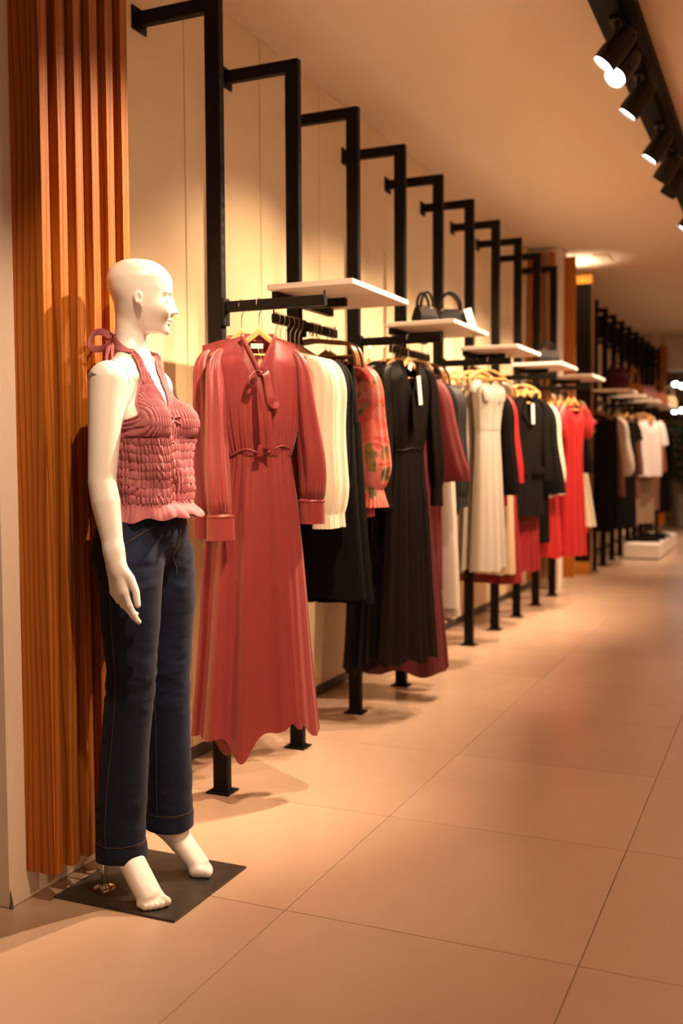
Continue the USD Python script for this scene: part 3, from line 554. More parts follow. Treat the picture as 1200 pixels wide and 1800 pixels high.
# white dresses on the fifth post's arm
A5Y = PY0+4*PS
for i, (x, dy, lb) in enumerate(((-1.80, .05, 'hindmost white slip dress on the fifth arm'), (-1.745, .03, 'third white satin dress, behind two others'), (-1.69, .015, 'second white satin dress behind the bustier dress'), (-1.617, -.01, 'front white satin bustier dress with gathered cups and floor-skimming skirt'))):
    hanger('tanclip', (x, A5Y+dy+.008, 0), 70, 'pale clip hanger carrying the '+lb, None, math.radians(20))
    t = thing('white_dress', lb, 'dress', (x, A5Y+dy, 0), 70); sd = 500+i*7; UsdGeom.Xformable(t).AddScaleOp().Set(Gf.Vec3f(.9, 1 if i == 3 else .42, 1))
    f1, fg = fold_set(sd, 4, 8), fold_set(sd+1, 20, 34); hm = .59-.005*i
    part('skirt', cloth_body([(hm, .158, .065), (.9, .138, .058), (1.2, .122, .048), (1.41, .112, .040)], 1.41, strapless=True, df=0, hemwave=.01, folds=[(f1, [(hm, .013), (1.0, .010), (1.36, .003), (1.4, 0)]), (fg, [(hm, 0), (1.2, .0008), (1.40, .0015)])], nth=130, nv=80), 'white_satin', t, True)
    part('bodice', cloth_body([(1.390, .1145, .043), (1.5, .122, .05), (1.58, .130, .06), (1.645, .128, .054)], 1.655, strapless=True, df=.05, hemwave=0, folds=[(f1, [(1.41, .002), (1.6, .008), (1.65, .004)]), (fg, [(1.4, .002), (1.55, .004), (1.65, .003)])], nth=130, nv=40), 'white_satin', t, True)
    for s in (-1, 1):
        part('cup', moved(cloth_body([(-.065, .020, .008), (-.03, .056, .020), (0, .062, .022), (.035, .050, .012), (.046, .03, .006)], .046, strapless=True, df=0, hemwave=0, folds=[(fg, [(-.06, .001), (0, .003), (.04, .002)])], nth=60, nv=24), (s*.060, -.040, 1.598)), 'white_satin', t, True)
    if i == 3:
        for s in (-1, 1): part('shoulder_ruffle', sleeve([(s*.115, -.02, 1.665), (s*.150, -.02, 1.655), (s*.185, -.02, 1.632), (s*.20, -.02, 1.60)], [(0, .010), (.4, .024), (1, .018)], [(0, .008), (.4, .018), (1, .012)], 1.57, ring_folds(sd+3, 8, 14), [(0, .1), (1, .35)], 40, 20), 'white_satin', t, True)

# third bar (post six): black jackets, red jacket, beige trousers
Y6 = PY0+5*PS
def jacket(t, m, hem, seed, w=.20, slen=.60, r0=.058, r1=.055, out=.04, lapel=True, **k):
    top_parts(t, m, hem, w, seed=seed, df=.22, vneck=True, nw=.055, slope=.24, foldamp=.004, sl=dict(len=slen, out=out, r0=r0, r1=r1), nth=80, **k)
    if lapel:
        for s in (-1, 1): part('lapel', trimesh.Trimesh(*hull([(s*.05, -.030, 1.655), (s*.07, -.032, 1.60), (s*.095, -.034, 1.53), (s*.06, -.036, 1.50), (s*.012, -.038, 1.43), (s*.05, -.036, 1.655), (s*.09, -.040, 1.53), (s*.012, -.044, 1.43)]), process=False), m, t, False)
for i, y in enumerate((Y6-.27, Y6-.21, Y6-.15)):
    t = side('jacket', y, f'{NTH[i]} black tailored blazer in the group right of the white dresses', None, 4-2*i, 'black_blazer', 'brown'); jacket(t, 'charcoal_cloth', .90, 600+i, slen=.62, r0=.060, r1=.058, out=.06)
    for s in (1,): part('button', moved(cat([moved(trimesh.creation.cylinder(.005, .003, sections=10), (0, 0, -.016*q)) for q in range(4)]), (.235, -.05, 1.05)), 'seam_dark', t, False, 'row of small cuff buttons', 'stuff')
for i, y in enumerate((Y6-.07, Y6-.03)):
    t = side('jacket', y, f'{("front", "rear")[i]} bright red long-sleeved jacket among the black blazers', None, 2, 'red_jacket', 'brown'); jacket(t, 'red_cloth', .92, 610+i, slen=.55, r0=.048, r1=.040, out=.075)
for i, y in enumerate((Y6+.06, Y6+.11)):
    t = side('trousers', y, f'{("front", "rear")[i]} beige wide trousers hanging below the black blazers', None, 0, 'beige_trousers', 'clip'); trouser_parts(t, 'beige_cloth', 1.62, .47, .16, .125, .024, 620+i, .012)
t = side('skirt', Y6+.19, 'deep red pleated long skirt below the black coat', None, 0, 'pleated_skirt', 'clip'); skirt_parts(t, 'deep_red_cloth', 1.6, .40, .16, .25, .03, .07, 630, .022, (9, 13))

# black coat dresses on the seventh arm
A7Y = PY0+6*PS
for i, (x, dy, lb) in enumerate(((-1.79, .05, 'hindmost black coat dress on the seventh arm'), (-1.745, .03, 'second black coat dress behind the front coat'), (-1.696, -.01, 'front black tailored coat with a white tag at its neckline'))):
    hanger('tan', (x, A7Y+dy+.008, 0), 66, 'pale hanger carrying the '+lb, None, math.radians(24))
    t = thing('black_coat', lb, 'coat', (x, A7Y+dy, 0), 66); jacket(t, 'charcoal_cloth', .82, 700+i, w=.19, slen=.56, r0=.05, r1=.05, out=.03, waist=(1.25, .165), hw=.20)
    for s in (-1, 1): part('pocket_flap', box(s*.09-.055, s*.09+.055, -.050, -.044, 1.115, 1.16, .001), 'charcoal_cloth', t, False)
    if i == 2: part('price_tag', moved(box(-.014, .014, -.001, .001, -.14, 0), (0, -.055, 1.60), R=trimesh.transformations.euler_matrix(0, -.05, 0)[:3, :3]), 'paper', t, False, 'long white price tag')
t = thing('red_skirt', 'deep red long pleated skirt showing beneath the front black coat', 'skirt', (-1.735, A7Y+.06, 0), 66); skirt_parts(t, 'deep_red_cloth', 1.58, .42, .15, .17, .03, .05, 721, .018, (8, 12))
hanger('tanclip', (-1.735, A7Y+.066, 0), 66, 'pale clip hanger carrying the deep red skirt under the black coat', None, math.radians(24))

# fourth bar (post eight): black coats and cream blouses
Y8 = PY0+7*PS
for i, y in enumerate((Y8-.26, Y8-.20)):
    t = side('coat', y, f'{("front", "rear")[i]} long black coat with straight sleeves, left of the cream blouses', None, 3, 'long_black_coat', 'brown'); jacket(t, 'black_cloth', .60, 800+i, slen=.66, r0=.062, r1=.068, out=.09, hw=.24)
for i, y in enumerate((Y8-.12, Y8-.07, Y8+.05)):
    t = side('blouse', y, f'{NTH[i]} cream long-sleeved blouse left of the red dresses', None, 2-i, 'pale_blouse', 'brown'); top_parts(t, 'cream_cloth', .92, .195, seed=810+i, sl=dict(len=.62, out=.07, r0=.050, r1=.035, cuff=.05, puff=.012), nth=70)
for i, y in enumerate((Y8+.12, Y8+.18)):
    t = side('dress', y, f'{("front", "rear")[i]} deep red long dress hanging behind the cream blouses', None, 0, 'deep_red_dress', 'clip'); skirt_parts(t, 'red_cloth', 1.6, .46+.05*i, .16, .26, .03, .07, 820+i, .016, name='gown')

# red dresses on the ninth arm
A9Y = PY0+8*PS
for i, (x, dy) in enumerate(((-1.814, .05), (-1.783, .035), (-1.726, .02), (-1.662, .005), (-1.616, -.015))):
    lb = ['red dress nearest the post in the row of red dresses', 'second red dress from the post', 'middle red dress of the five', 'fourth red dress, just behind the front one', 'front red long dress with short puffed sleeves'][i]
    hanger('tan', (x, A9Y+dy+.008, 0), 66, 'pale hanger carrying the '+lb, None, math.radians(24))
    t = thing('red_dress', lb, 'dress', (x, A9Y+dy, 0), 66); sd = 900+5*i; UsdGeom.Xformable(t).AddScaleOp().Set(Gf.Vec3f(1, 1 if i == 4 else .4, 1))
    part('gown', cloth_body([(.43, .165, .07), (.9, .14, .055), (1.25, .115, .045), (1.5, .135, .042), (1.64, .14, .035)], 1.645, nw=.07, slope=.25, df=.08, folds=[(fold_set(sd, 5, 9), [(.43, .016), (1.1, .008), (1.5, .003), (1.64, 0)])], nth=100, nv=80), 'red_cloth', t, True)
    for s in (-1, 1): part('sleeve', sleeve([(s*.11, 0, 1.625), (s*.15, 0, 1.60), (s*.175, -.01, 1.50), (s*.175, -.01, 1.38)], [(0, .015), (.2, .04), (.7, .055), (1, .035)], [(0, .012), (.2, .03), (.7, .045), (1, .03)], 0, ring_folds(sd+s, 6, 11), [(0, 0), (.5, .18), (1, .1)], 34, 24), 'red_cloth', t, True)

# fifth bar (post ten): ruffle top, black jackets, cream skirts
Y10 = PY0+9*PS
t = side('blouse', Y10-.25, 'red top with a ruffled short sleeve next to the brown hanger end', None, 3, 'ruffle_top', 'tan'); top_parts(t, 'red_cloth', 1.0, .19, seed=950, sl=dict(len=.16, out=.10, r0=.05, r1=.085, puff=.01))
for i, y in enumerate((Y10-.18, Y10-.12)):
    t = side('jacket', y, f'{("front", "rear")[i]} black short jacket right of the red dresses', None, 2, 'short_black_jacket', 'brown'); jacket(t, 'black_cloth', .98, 960+i, slen=.53, r0=.05, r1=.055, out=.07)
for i, y in enumerate((Y10-.06, Y10+.06)):
    t = side('skirt', y, f'{("front", "rear")[i]} cream flared skirt beside the black display panel', None, 0, 'cream_skirt', 'clip'); skirt_parts(t, 'cream_cloth', 1.6, .62, .15, .31, .02, .05, 970+i, .016)
t = side('dress', Y10+.14, 'red long dress whose hem peeks out below the cream skirts', None, 0, 'hidden_red_dress', 'clip'); skirt_parts(t, 'red_cloth', 1.6, .56, .15, .24, .02, .05, 980, .016, name='gown')
# ---------------------------------------------------------------- mannequin: one continuous surface from a smooth distance field
def surface_nets(Fd, org, h):
    s = Fd < 0; nx, ny, nz = Fd.shape
    c = np.zeros((nx-1, ny-1, nz-1), np.int8)
    for a, b, d in np.ndindex(2, 2, 2): c += s[a:nx-1+a, b:ny-1+b, d:nz-1+d]
    act = (c > 0) & (c < 8); ijk = np.argwhere(act); ident = -np.ones(act.shape, np.int64); ident[act] = np.arange(len(ijk))
    acc = np.zeros((len(ijk), 3)); cnt = np.zeros(len(ijk))
    corners = [(a, b, d) for a in (0, 1) for b in (0, 1) for d in (0, 1)]
    for p in corners:
        for ax in range(3):
            if p[ax]: continue
            q = list(p); q[ax] = 1; f0 = Fd[ijk[:, 0]+p[0], ijk[:, 1]+p[1], ijk[:, 2]+p[2]]; f1 = Fd[ijk[:, 0]+q[0], ijk[:, 1]+q[1], ijk[:, 2]+q[2]]
            m = (f0 < 0) != (f1 < 0); t = np.where(m, f0/np.where(m, f0-f1, 1), 0); v = np.tile(np.array(p, float), (len(ijk), 1)); v[:, ax] += t; acc[m] += v[m]; cnt[m] += 1
    V = (ijk+acc/np.maximum(cnt, 1)[:, None])*h+org; quads = []
    for ax in range(3):
        o = [a for a in range(3) if a != ax]; sl0 = [slice(1, -1)]*3; sl0[ax] = slice(0, -1); sl1 = [slice(1, -1)]*3; sl1[ax] = slice(1, None)
        A, B = s[tuple(sl0)], s[tuple(sl1)]; e = np.argwhere(A != B); fl = A[tuple(e.T)]
        e0 = e.copy(); e0[:, o[0]] += 1; e0[:, o[1]] += 1
        def cell(da, db):
            g = e0.copy(); g[:, o[0]] -= da; g[:, o[1]] -= db; return ident[tuple(g.T)]
        q = np.stack([cell(1, 1), cell(0, 1), cell(0, 0), cell(1, 0)], 1)
        if ax == 1: fl = ~fl
        q[~fl] = q[~fl][:, ::-1]; quads.append(q)
    q = np.vstack(quads); q = q[(q >= 0).all(1)]
    return V, np.vstack([q[:, [0, 1, 2]], q[:, [0, 2, 3]]])
class Field:
    """smooth union of round cones, ellipsoids and custom fields, each evaluated only near its own box"""
    def __init__(s): s.p = []
    def cone(s, a, b, ra, rb, k=.02, flat=None, op=1): s.p.append(('c', np.array(a, float), np.array(b, float), ra, rb, k, op)); return s
    def chain(s, pts, k=.02):
        s.p.append(('h', [(np.array(a, float), r) for a, r in pts], k, 1)); return s
    def ell(s, c, r, k=.02, R=None, op=1): s.p.append(('e', np.array(c, float), np.array(r, float), np.eye(3) if R is None else R, k, op)); return s
    def fn(s, f, lo, hi, k=.02, op=1): s.p.append(('f', f, np.array(lo, float), np.array(hi, float), k, op)); return s
    def evaluate(s, lo, hi, h):
        lo, hi = np.array(lo, float), np.array(hi, float); n = np.ceil((hi-lo)/h).astype(int)+1; Fd = np.full(n, .05, np.float32); ax = [lo[i]+h*np.arange(n[i]) for i in range(3)]
        for p in s.p:
            k, op = p[-2], p[-1]; mg = k+3*h+.012
            if p[0] == 'c': r = max(p[3], p[4]); bl, bh = np.minimum(p[1], p[2])-r-mg, np.maximum(p[1], p[2])+r+mg
            elif p[0] == 'h': bl, bh = np.min([a-r for a, r in p[1]], 0)-mg, np.max([a+r for a, r in p[1]], 0)+mg
            elif p[0] == 'e': r = np.sqrt(((p[3]*p[2])**2).sum(1)); bl, bh = p[1]-r-mg, p[1]+r+mg
            else: bl, bh = p[2]-mg, p[3]+mg
            i0 = np.clip(np.floor((bl-lo)/h).astype(int), 0, n); i1 = np.clip(np.ceil((bh-lo)/h).astype(int)+1, 0, n)
            if (i1 <= i0).any(): continue
            sl = tuple(slice(a, b) for a, b in zip(i0, i1)); X = np.stack(np.meshgrid(*[ax[i][sl[i]] for i in range(3)], indexing='ij'), -1)
            if p[0] == 'c':
                ab = p[2]-p[1]; t = np.clip(((X-p[1])@ab)/max(ab@ab, 1e-12), 0, 1); d = np.linalg.norm(X-p[1]-t[..., None]*ab, axis=-1)-(p[3]+(p[4]-p[3])*t)
            elif p[0] == 'h':
                d = None
                for (a, ra), (b, rb) in zip(p[1][:-1], p[1][1:]):
                    ab = b-a; t = np.clip(((X-a)@ab)/max(ab@ab, 1e-12), 0, 1); e = np.linalg.norm(X-a-t[..., None]*ab, axis=-1)-(ra+(rb-ra)*t); d = e if d is None else np.minimum(d, e)
            elif p[0] == 'e':
                q = (X-p[1])@p[3]/p[2]; l = np.linalg.norm(q, axis=-1); g = np.linalg.norm(q/p[2], axis=-1)+1e-9; d = l*(l-1)/g
            else: d = p[1](X)
            F0 = Fd[sl]
            if op > 0:
                hh = np.maximum(k-np.abs(F0-d), 0)/max(k, 1e-9); Fd[sl] = np.minimum(F0, d)-hh*hh*k*.25
            else:
                hh = np.maximum(k-np.abs(F0+d), 0)/max(k, 1e-9); Fd[sl] = np.maximum(F0, -d)+hh*hh*k*.25
        return Fd, lo
    def mesh(s, lo, hi, h, clip=True):
        Fd, o = s.evaluate(lo, hi, h)
        if clip:
            for ax in range(3):
                i = [slice(None)]*3; i[ax] = 0; Fd[tuple(i)] = np.maximum(Fd[tuple(i)], h*.3); i[ax] = -1; Fd[tuple(i)] = np.maximum(Fd[tuple(i)], h*.3)
        return surface_nets(Fd, o, h)

# local frame: x forward (towards the aisle), y to her left, z up; base at MX, MY
MX, MY = -1.700, 2.485
def head_field(B, hc, yaw, k=.018):
    """hc: head centre (between the ears); local head axes: x face forward"""
    c, s = math.cos(yaw), math.sin(yaw); R = np.array([[c, -s, 0], [s, c, 0], [0, 0, 1.]]); hc = np.array(hc)
    P = lambda x, y, z: hc+R@np.array([x, y, z])
    # profile by height relative to centre: front x, back x, half width, front exponent
    zz = np.array([-.100, -.085, -.070, -.050, -.030, -.010, .010, .030, .050, .070, .090, .103, .110])
    xf = np.array([.066, .074, .078, .081, .083, .0845, .0855, .0885, .0885, .0805, .061, .038, .014])
    xb = np.array([.008, -.012, -.030, -.048, -.063, -.076, -.086, -.092, -.0945, -.0905, -.0765, -.055, -.028])
    wd = np.array([.022, .034, .043, .0525, .0605, .066, .070, .0730, .0738, .0690, .0555, .038, .018])
    gf, gb, gw = [PchipInterpolator(zz, v) for v in (xf, xb, wd)]
    def f(X):
        q = (X-hc)@R; z = np.clip(q[..., 2], -.100, .110); a, b, w = gf(z), gb(z), gw(z); m = (a+b)/2; ha = (a-b)/2
        u = (q[..., 0]-m)/ha; v = q[..., 1]/w; e = 2.12; l = (np.abs(u)**e+np.abs(v)**e+1e-12)**(1/e); d = (l-1)*np.minimum(ha, w)*.92
        dz = np.maximum(q[..., 2]-.106, -.096-q[..., 2])
        return np.where(dz > 0, np.sqrt(np.maximum(d, 0)**2+dz*dz), np.maximum(d, dz*.8))
    B.fn(f, hc-.125, hc+.125, k)
    # brow, nose, lips, chin, cheeks, eyes
    for sy in (-1, 1):
        B.ell(P(.0945, sy*.030, -.009), (.0135, .0185, .0105), .010, R, -1)          # socket
        B.ell(P(.0700, sy*.031, -.011), (.0118, .0150, .0108), .002, R)              # eyeball
        B.chain([(P(.0735, sy*.0465, -.0118), .0020), (P(.0818, sy*.038, -.0052), .0027), (P(.0836, sy*.029, -.0036), .0028), (P(.0800, sy*.0165, -.0105), .0018)], .002)  # upper lid
        B.chain([(P(.0762, sy*.0455, -.0040), .0011), (P(.0868, sy*.037, .0022), .0013), (P(.0884, sy*.028, .0028), .0013), (P(.0850, sy*.017, -.0035), .0011)], .002); B.p[-1] = B.p[-1][:-1]+(-1,)   # crease
        B.chain([(P(.0745, sy*.0450, -.0135), .0014), (P(.0800, sy*.033, -.0192), .0020), (P(.0790, sy*.018, -.0130), .0014)], .002)
        B.chain([(P(.0735, sy*.050, .010), .004), (P(.0805, sy*.036, .0165), .0048), (P(.0835, sy*.018, .013), .0045)], .012)   # brow
        B.ell(P(.060, sy*.033, -.034), (.018, .020, .018), .03, R)                  # cheek
    B.chain([(P(.0815, 0, .006), .0060), (P(.0860, 0, -.012), .0062), (P(.0950, 0, -.0305), .0068), (P(.0975, 0, -.0375), .0070)], .012)
    for sy in (-1, 1):
        B.ell(P(.0880, sy*.0095, -.0405), (.0085, .0058, .0052), .006, R); B.ell(P(.0930, sy*.0055, -.0462), (.0050, .0030, .0026), .003, R, -1)
    B.cone(P(.0800, 0, -.047), P(.0805, 0, -.056), .006, .006, .010)
    B.chain([(P(.0700, -.0195, -.0655), .0016), (P(.0805, -.0065, -.0612), .0036), (P(.0812, 0, -.0622), .0034), (P(.0805, .0065, -.0612), .0036), (P(.0700, .0195, -.0655), .0016)], .005)
    B.chain([(P(.0700, -.018, -.0680), .0016), (P(.0785, -.006, -.0725), .0042), (P(.0785, .006, -.0725), .0042), (P(.0700, .018, -.0680), .0016)], .005)
    B.chain([(P(.0740, -.020, -.0662), .0014), (P(.0862, -.006, -.0668), .0024), (P(.0862, .006, -.0668), .0024), (P(.0740, .020, -.0662), .0014)], .0015); B.p[-1] = B.p[-1][:-1]+(-1,)
    B.ell(P(.0800, 0, -.0825), (.0075, .016, .0045), .008, R, -1)
    B.ell(P(.0665, 0, -.0925), (.0120, .015, .0110), .014, R)
    # ears
    for sy in (-1, 1):
        Re = R@trimesh.transformations.euler_matrix(0, -.10, sy*.28)[:3, :3]; e = P(-.004, sy*.0685, -.012)
        B.ell(e+(0, 0, .004), (.0135, .0066, .0190), .004, Re); B.chain([(e+Re@np.array([.001, 0, .004]), .010), (e+Re@np.array([.0065, -sy*.001, -.0195]), .0048)], .006); B.ell(e+Re@np.array([.0025, sy*.0075, .004]), (.0085, .0060, .0140), .002, Re, -1)
        B.ell(e+Re@np.array([.0055, sy*.003, -.010]), (.0048, .004, .0065), .003, Re); B.chain([(e+Re@np.array([-.002, sy*.004, .014]), .0022), (e+Re@np.array([-.0055, sy*.004, .0]), .0025), (e+Re@np.array([.000, sy*.003, -.012]), .002)], .002)
def hand_field(B, wrist, down, back, s, k=.006):
    """wrist point, direction of the fingers, direction of the back of the hand; s: +1 thumb on cross(down, back) side"""
    d = np.array(down, float); d /= np.linalg.norm(d); n = np.array(back, float); n -= d*(n@d); n /= np.linalg.norm(n); t = np.cross(d, n)*s
    w = np.array(wrist, float); P = lambda a, b, c: w+d*a+t*b+n*c
    for b, r in ((.022, .0125), (.008, .0135), (-.008, .013), (-.022, .0115)): B.cone(P(.012, b*.55, .0), P(.078+.004*(b > 0), b, .002), .0155, r, .012)
    B.cone(P(-.03, 0, 0), P(.02, .004, 0), .0225, .020, .02)
    F = [(.026, .0090, (.040, .025, .021), (.10, .16, .12)), (.0085, .0093, (.044, .029, .022), (.22, .26, .18)), (-.0095, .0090, (.040, .027, .021), (.36, .40, .25)), (-.0255, .0080, (.032, .020, .018), (.50, .50, .3))]
    sp = [.10, .055, .01, -.06]
    for (b, r, L, bend), q in zip(F, sp):
        p = P(.082-.15*abs(b-.008), b, .004); a = 0; rr = r
        for l, bd in zip(L, bend):
            a += bd; v = d*math.cos(a)+n*(-math.sin(a))+t*(q+.05); v /= np.linalg.norm(v); e = p+v*l; B.cone(p, e, rr, rr*.9, .0035); p, rr = e, rr*.9
        B.ell(p-v*.002+n*.0045, (.004, .004, .004), .002)
    B.chain([(P(.018, .018, -.004), .0150), (P(.048, .036, -.012), .0125), (P(.084, .049, -.014), .0100), (P(.120, .054, -.010), .0078)], .008)
def foot_field(B, ankle, toe, k=.012, s=1):
    """high heeled pose: ankle joint, ball of the foot on the plate, toes flat"""
    a, b = np.array(ankle, float), np.array(toe, float); f = b-a; f[2] = 0; L = np.linalg.norm(f); f /= L; sd = np.cross([0, 0, 1.], f)
    heel = a-f*.022+np.array([0, 0, -.018]); B.cone(heel, heel+(0, 0, .02), .026, .027, .02)
    ball = b-f*.040; ball[2] = .022
    for q, r0, r1 in ((.016, .030, .022), (-.014, .030, .020)): B.cone(a+sd*q*.5+(0, 0, .0), ball+sd*q*1.2, r0, r1, .02)
    B.cone(heel, ball+(0, 0, .004), .024, .022, .02)
    for i, (y, l, r) in enumerate(((.026, .042, .0130), (.0075, .040, .0098), (-.0075, .034, .0092), (-.020, .027, .0088), (-.031, .018, .0084))):
        p0 = ball+sd*y*s*1.0; p0[2] = .014; e = p0+f*l; e[2] = r*1.0; B.cone(p0+f*.0, e, r*1.35, r, .009)
        B.ell(e+f*r*.3+(0, 0, r*.78), (.0048, .0048, .0020), .001, op=1)
B = Field()
# torso: shoulders carried slightly back and turned a little to her left
TW = math.radians(12); RT_ = trimesh.transformations.rotation_matrix(TW, [0, 0, 1])[:3, :3]; SC = np.array([-.030, 0, 0])
def tw(x, y, z): return SC+RT_@np.array([x, y, z])
B.ell((-.005, 0, 1.02), (.098, .160, .105), .05).ell((-.036, -.066, .965), (.066, .076, .085), .04).ell((-.036, .066, .965), (.066, .076, .085), .04)
B.ell((.006, 0, 1.16), (.078, .118, .12), .06).ell((-.002, 0, 1.27), (.090, .126, .13), .06, RT_).ell((-.022, 0, 1.385), (.088, .142, .095), .05, RT_)
for s in (-1, 1):
    B.ell((.062, s*.074, 1.335), (.056, .058, .056), .030)
    B.cone(tw(.006, s*.055, 1.472), tw(-.002, s*.150, 1.446), .044, .045, .035)           # shoulder yoke
    B.cone(tw(.004, s*.030, 1.530), tw(.000, s*.110, 1.468), .030, .032, .04)             # trapezius
    B.cone(tw(.052, s*.02, 1.456), tw(.044, s*.13, 1.466), .008, .008, .018)              # collar bone
    # legs under the jeans
    B.chain([((0, s*.085, .95), .082), ((.004, s*.088, .62), .055), ((-.010, s*.092, .42), .048), ((-.028, s*.098, .20), .034)], .03)
HC = np.array([-.003, .002, 1.692]); HY = math.radians(31)
B.chain([((-.030, 0, 1.46), .058), ((-.040, -.003, 1.545), .0445), ((-.036, -.005, 1.60), .0425), ((-.030, -.003, 1.655), .048)], .03)
head_field(B, HC, HY, .022)
# arms: right (towards the viewer) hangs slightly bent, left the same on the far side
ARM0 = len(B.p)
RS, RE, RW = np.array([.002, -.170, 1.450]), np.array([.010, -.212, 1.178]), np.array([.060, -.228, .975])
B.chain([(RS, .050), (RS*.6+RE*.4, .0450), (RE, .0375), (RE*.72+RW*.28, .0385), (RE*.3+RW*.7, .0300), (RW, .0245)], .03)
LS, LE, LW = np.array([-.066, .160, 1.450]), np.array([-.105, .178, 1.178]), np.array([-.085, .190, .975])
B.chain([(LS, .050), (LS*.6+LE*.4, .0450), (LE, .0375), (LE*.72+LW*.28, .0385), (LE*.3+LW*.7, .0300), (LW, .0245)], .03)
hand_field(B, RW-(0, 0, .012), (.15, .02, -1), (-.30, -1, 0), -1); hand_field(B, LW-(0, 0, .012), (.05, -.02, -1), (-.30, 1, 0), 1)
ARM1 = len(B.p)
RA, RT, LA, LT = np.array([-.024, -.104, .150]), np.array([.128, -.150, 0]), np.array([-.005, .098, .150]), np.array([.138, .110, 0])
PLATE = .006
for a, tt, s in ((RA, RT, 1), (LA, LT, -1)):
    a2, t2 = a.copy(), tt.copy(); foot_field(B, a2, t2, s=s)
    B.cone(a2, a2+(-.012, 0, .10), .031, .036, .02)
zones = [((-.16, -.30, .19), (.20, .31, .985), .006), ((-.20, -.30, .985), (.20, .31, 1.545), .004), ((-.12, -.09, 1.545), (.13, .10, 1.815), .002), ((-.06, -.31, .72), (.14, -.19, .985), .002), ((-.16, .13, .72), (.06, .28, .985), .0035), ((-.12, -.20, -.004), (.19, .02, .19), .0025), ((-.12, .02, -.004), (.19, .19, .19), .0025)]
def body_mesh():
    out = []
    for i, (lo, hi, h) in enumerate(zones):
        Bz = B
        lo, hi = np.array(lo), np.array(hi)
        v, f = B.mesh(lo-h*1.5, hi+h*1.5, h, clip=False)
        c = v[f].mean(1); keep = ((c >= lo-h*.6) & (c <= hi+h*.6)).all(1)
        if i == 0: keep &= ~((c[:, 1] < -.19) & (c[:, 2] > .70)) & ~((c[:, 1] > .13) & (c[:, 2] > .70))
        out.append(trimesh.Trimesh(v, f[keep], process=False))
    m = cat(out); m.remove_unreferenced_vertices(); return m
def body_normals_mesh():
    m = body_mesh(); return m
mat('mannequin_skin', (.83, .79, .75), .34, var=.03, scale=5., coat=.15)
mat('chip_grey', (.30, .24, .19), .8, var=.4, scale=90.)
mat('seam_brown', (.42, .30, .20), .7)
nd = {'tc': ('texture_coordinate', {}), 'n': ('noise_texture', dict(scale=5., detail=4.)), 'r': ('rgb_ramp', dict(ramp=[(.3, (.005, .008, .024)), (.55, (.008, .013, .040)), (.8, (.018, .028, .075))])),
      'mp': ('mapping', dict(scale=(1, 1, .22), rotation=(0, .5, 0))), 'w': ('noise_texture', dict(scale=520., detail=2.)), 'rw': ('rgb_ramp', dict(ramp=[(.35, (.7, .7, .72)), (.7, (1.25, 1.25, 1.25))])), 'm': ('mix', dict(mix_type='multiply', fac=.9)),
      'b': ('bump', dict(strength=.25, distance=.001)), 'p': ('principled_bsdf', dict(roughness=.78, sheen_weight=.05, sheen_roughness=.5, specular_ior_level=.2))}
M['denim'] = usdkit.material(stage, '/World/Looks/denim', nd, [('tc.object', 'n.vector'), ('n.fac', 'r.fac'), ('tc.object', 'mp.vector'), ('mp.vector', 'w.vector'), ('w.fac', 'rw.fac'), ('r.color', 'm.color1'), ('rw.color', 'm.color2'), ('m.color', 'p.base_color'), ('w.fac', 'b.height'), ('b.normal', 'p.normal')], 'p.BSDF')
mat('stitch', (.10, .06, .035), .8)
satin('rose_cotton', (.40, .135, .155), .72, sheen=.05, bump=.12, bscale=500., spec=.2, stretch=(1, 1, 1))
mat('plate_steel', (.060, .050, .042), .42, var=.3, scale=14., metal=.55)
Tq = Field(); Tq.p = B.p[:ARM0]; LO = np.array([-.16, -.24, .98]); HI = np.array([.20, .24, 1.64]); TH = .004
TF, _ = Tq.evaluate(LO, HI, TH)
from scipy.ndimage import map_coordinates, gaussian_filter
TFs = gaussian_filter(TF, 1.0)
def sdf(P, g=TFs): P = np.asarray(P, float); return map_coordinates(g, np.moveaxis((P-LO)/TH, -1, 0), order=1, mode='nearest')
def march(o, d, tmax=.22, n=110):
    """first exit distance from inside along d"""
    o, d = np.asarray(o, float), np.asarray(d, float); t = np.linspace(0, tmax, n); v = sdf(o[..., None, :]+d[..., None, :]*t[:, None]); out = v > 0; i = np.argmax(out, -1); i = np.where(out.any(-1), i, n-1); i0 = np.maximum(i-1, 0)
    a, b = np.take_along_axis(v, i0[..., None], -1)[..., 0], np.take_along_axis(v, i[..., None], -1)[..., 0]; return t[i0]+(t[1])*np.clip(a/np.where(a-b == 0, -1e-9, a-b), 0, 1)
def snormal(P):
    e = .004; g = np.stack([sdf(P+np.eye(3)[i]*e)-sdf(P-np.eye(3)[i]*e) for i in range(3)], -1); return g/(np.linalg.norm(g, axis=-1, keepdims=True)+1e-9)
mn = thing('mannequin', 'bald cream female mannequin wearing a rose halter top and dark blue jeans', 'mannequin', (MX, MY, 0))
bm = body_mesh(); bm.vertices[:, 2] += PLATE; body = part('body', bm, 'mannequin_skin', mn, True)
Z = np.array([0, 0, PLATE])
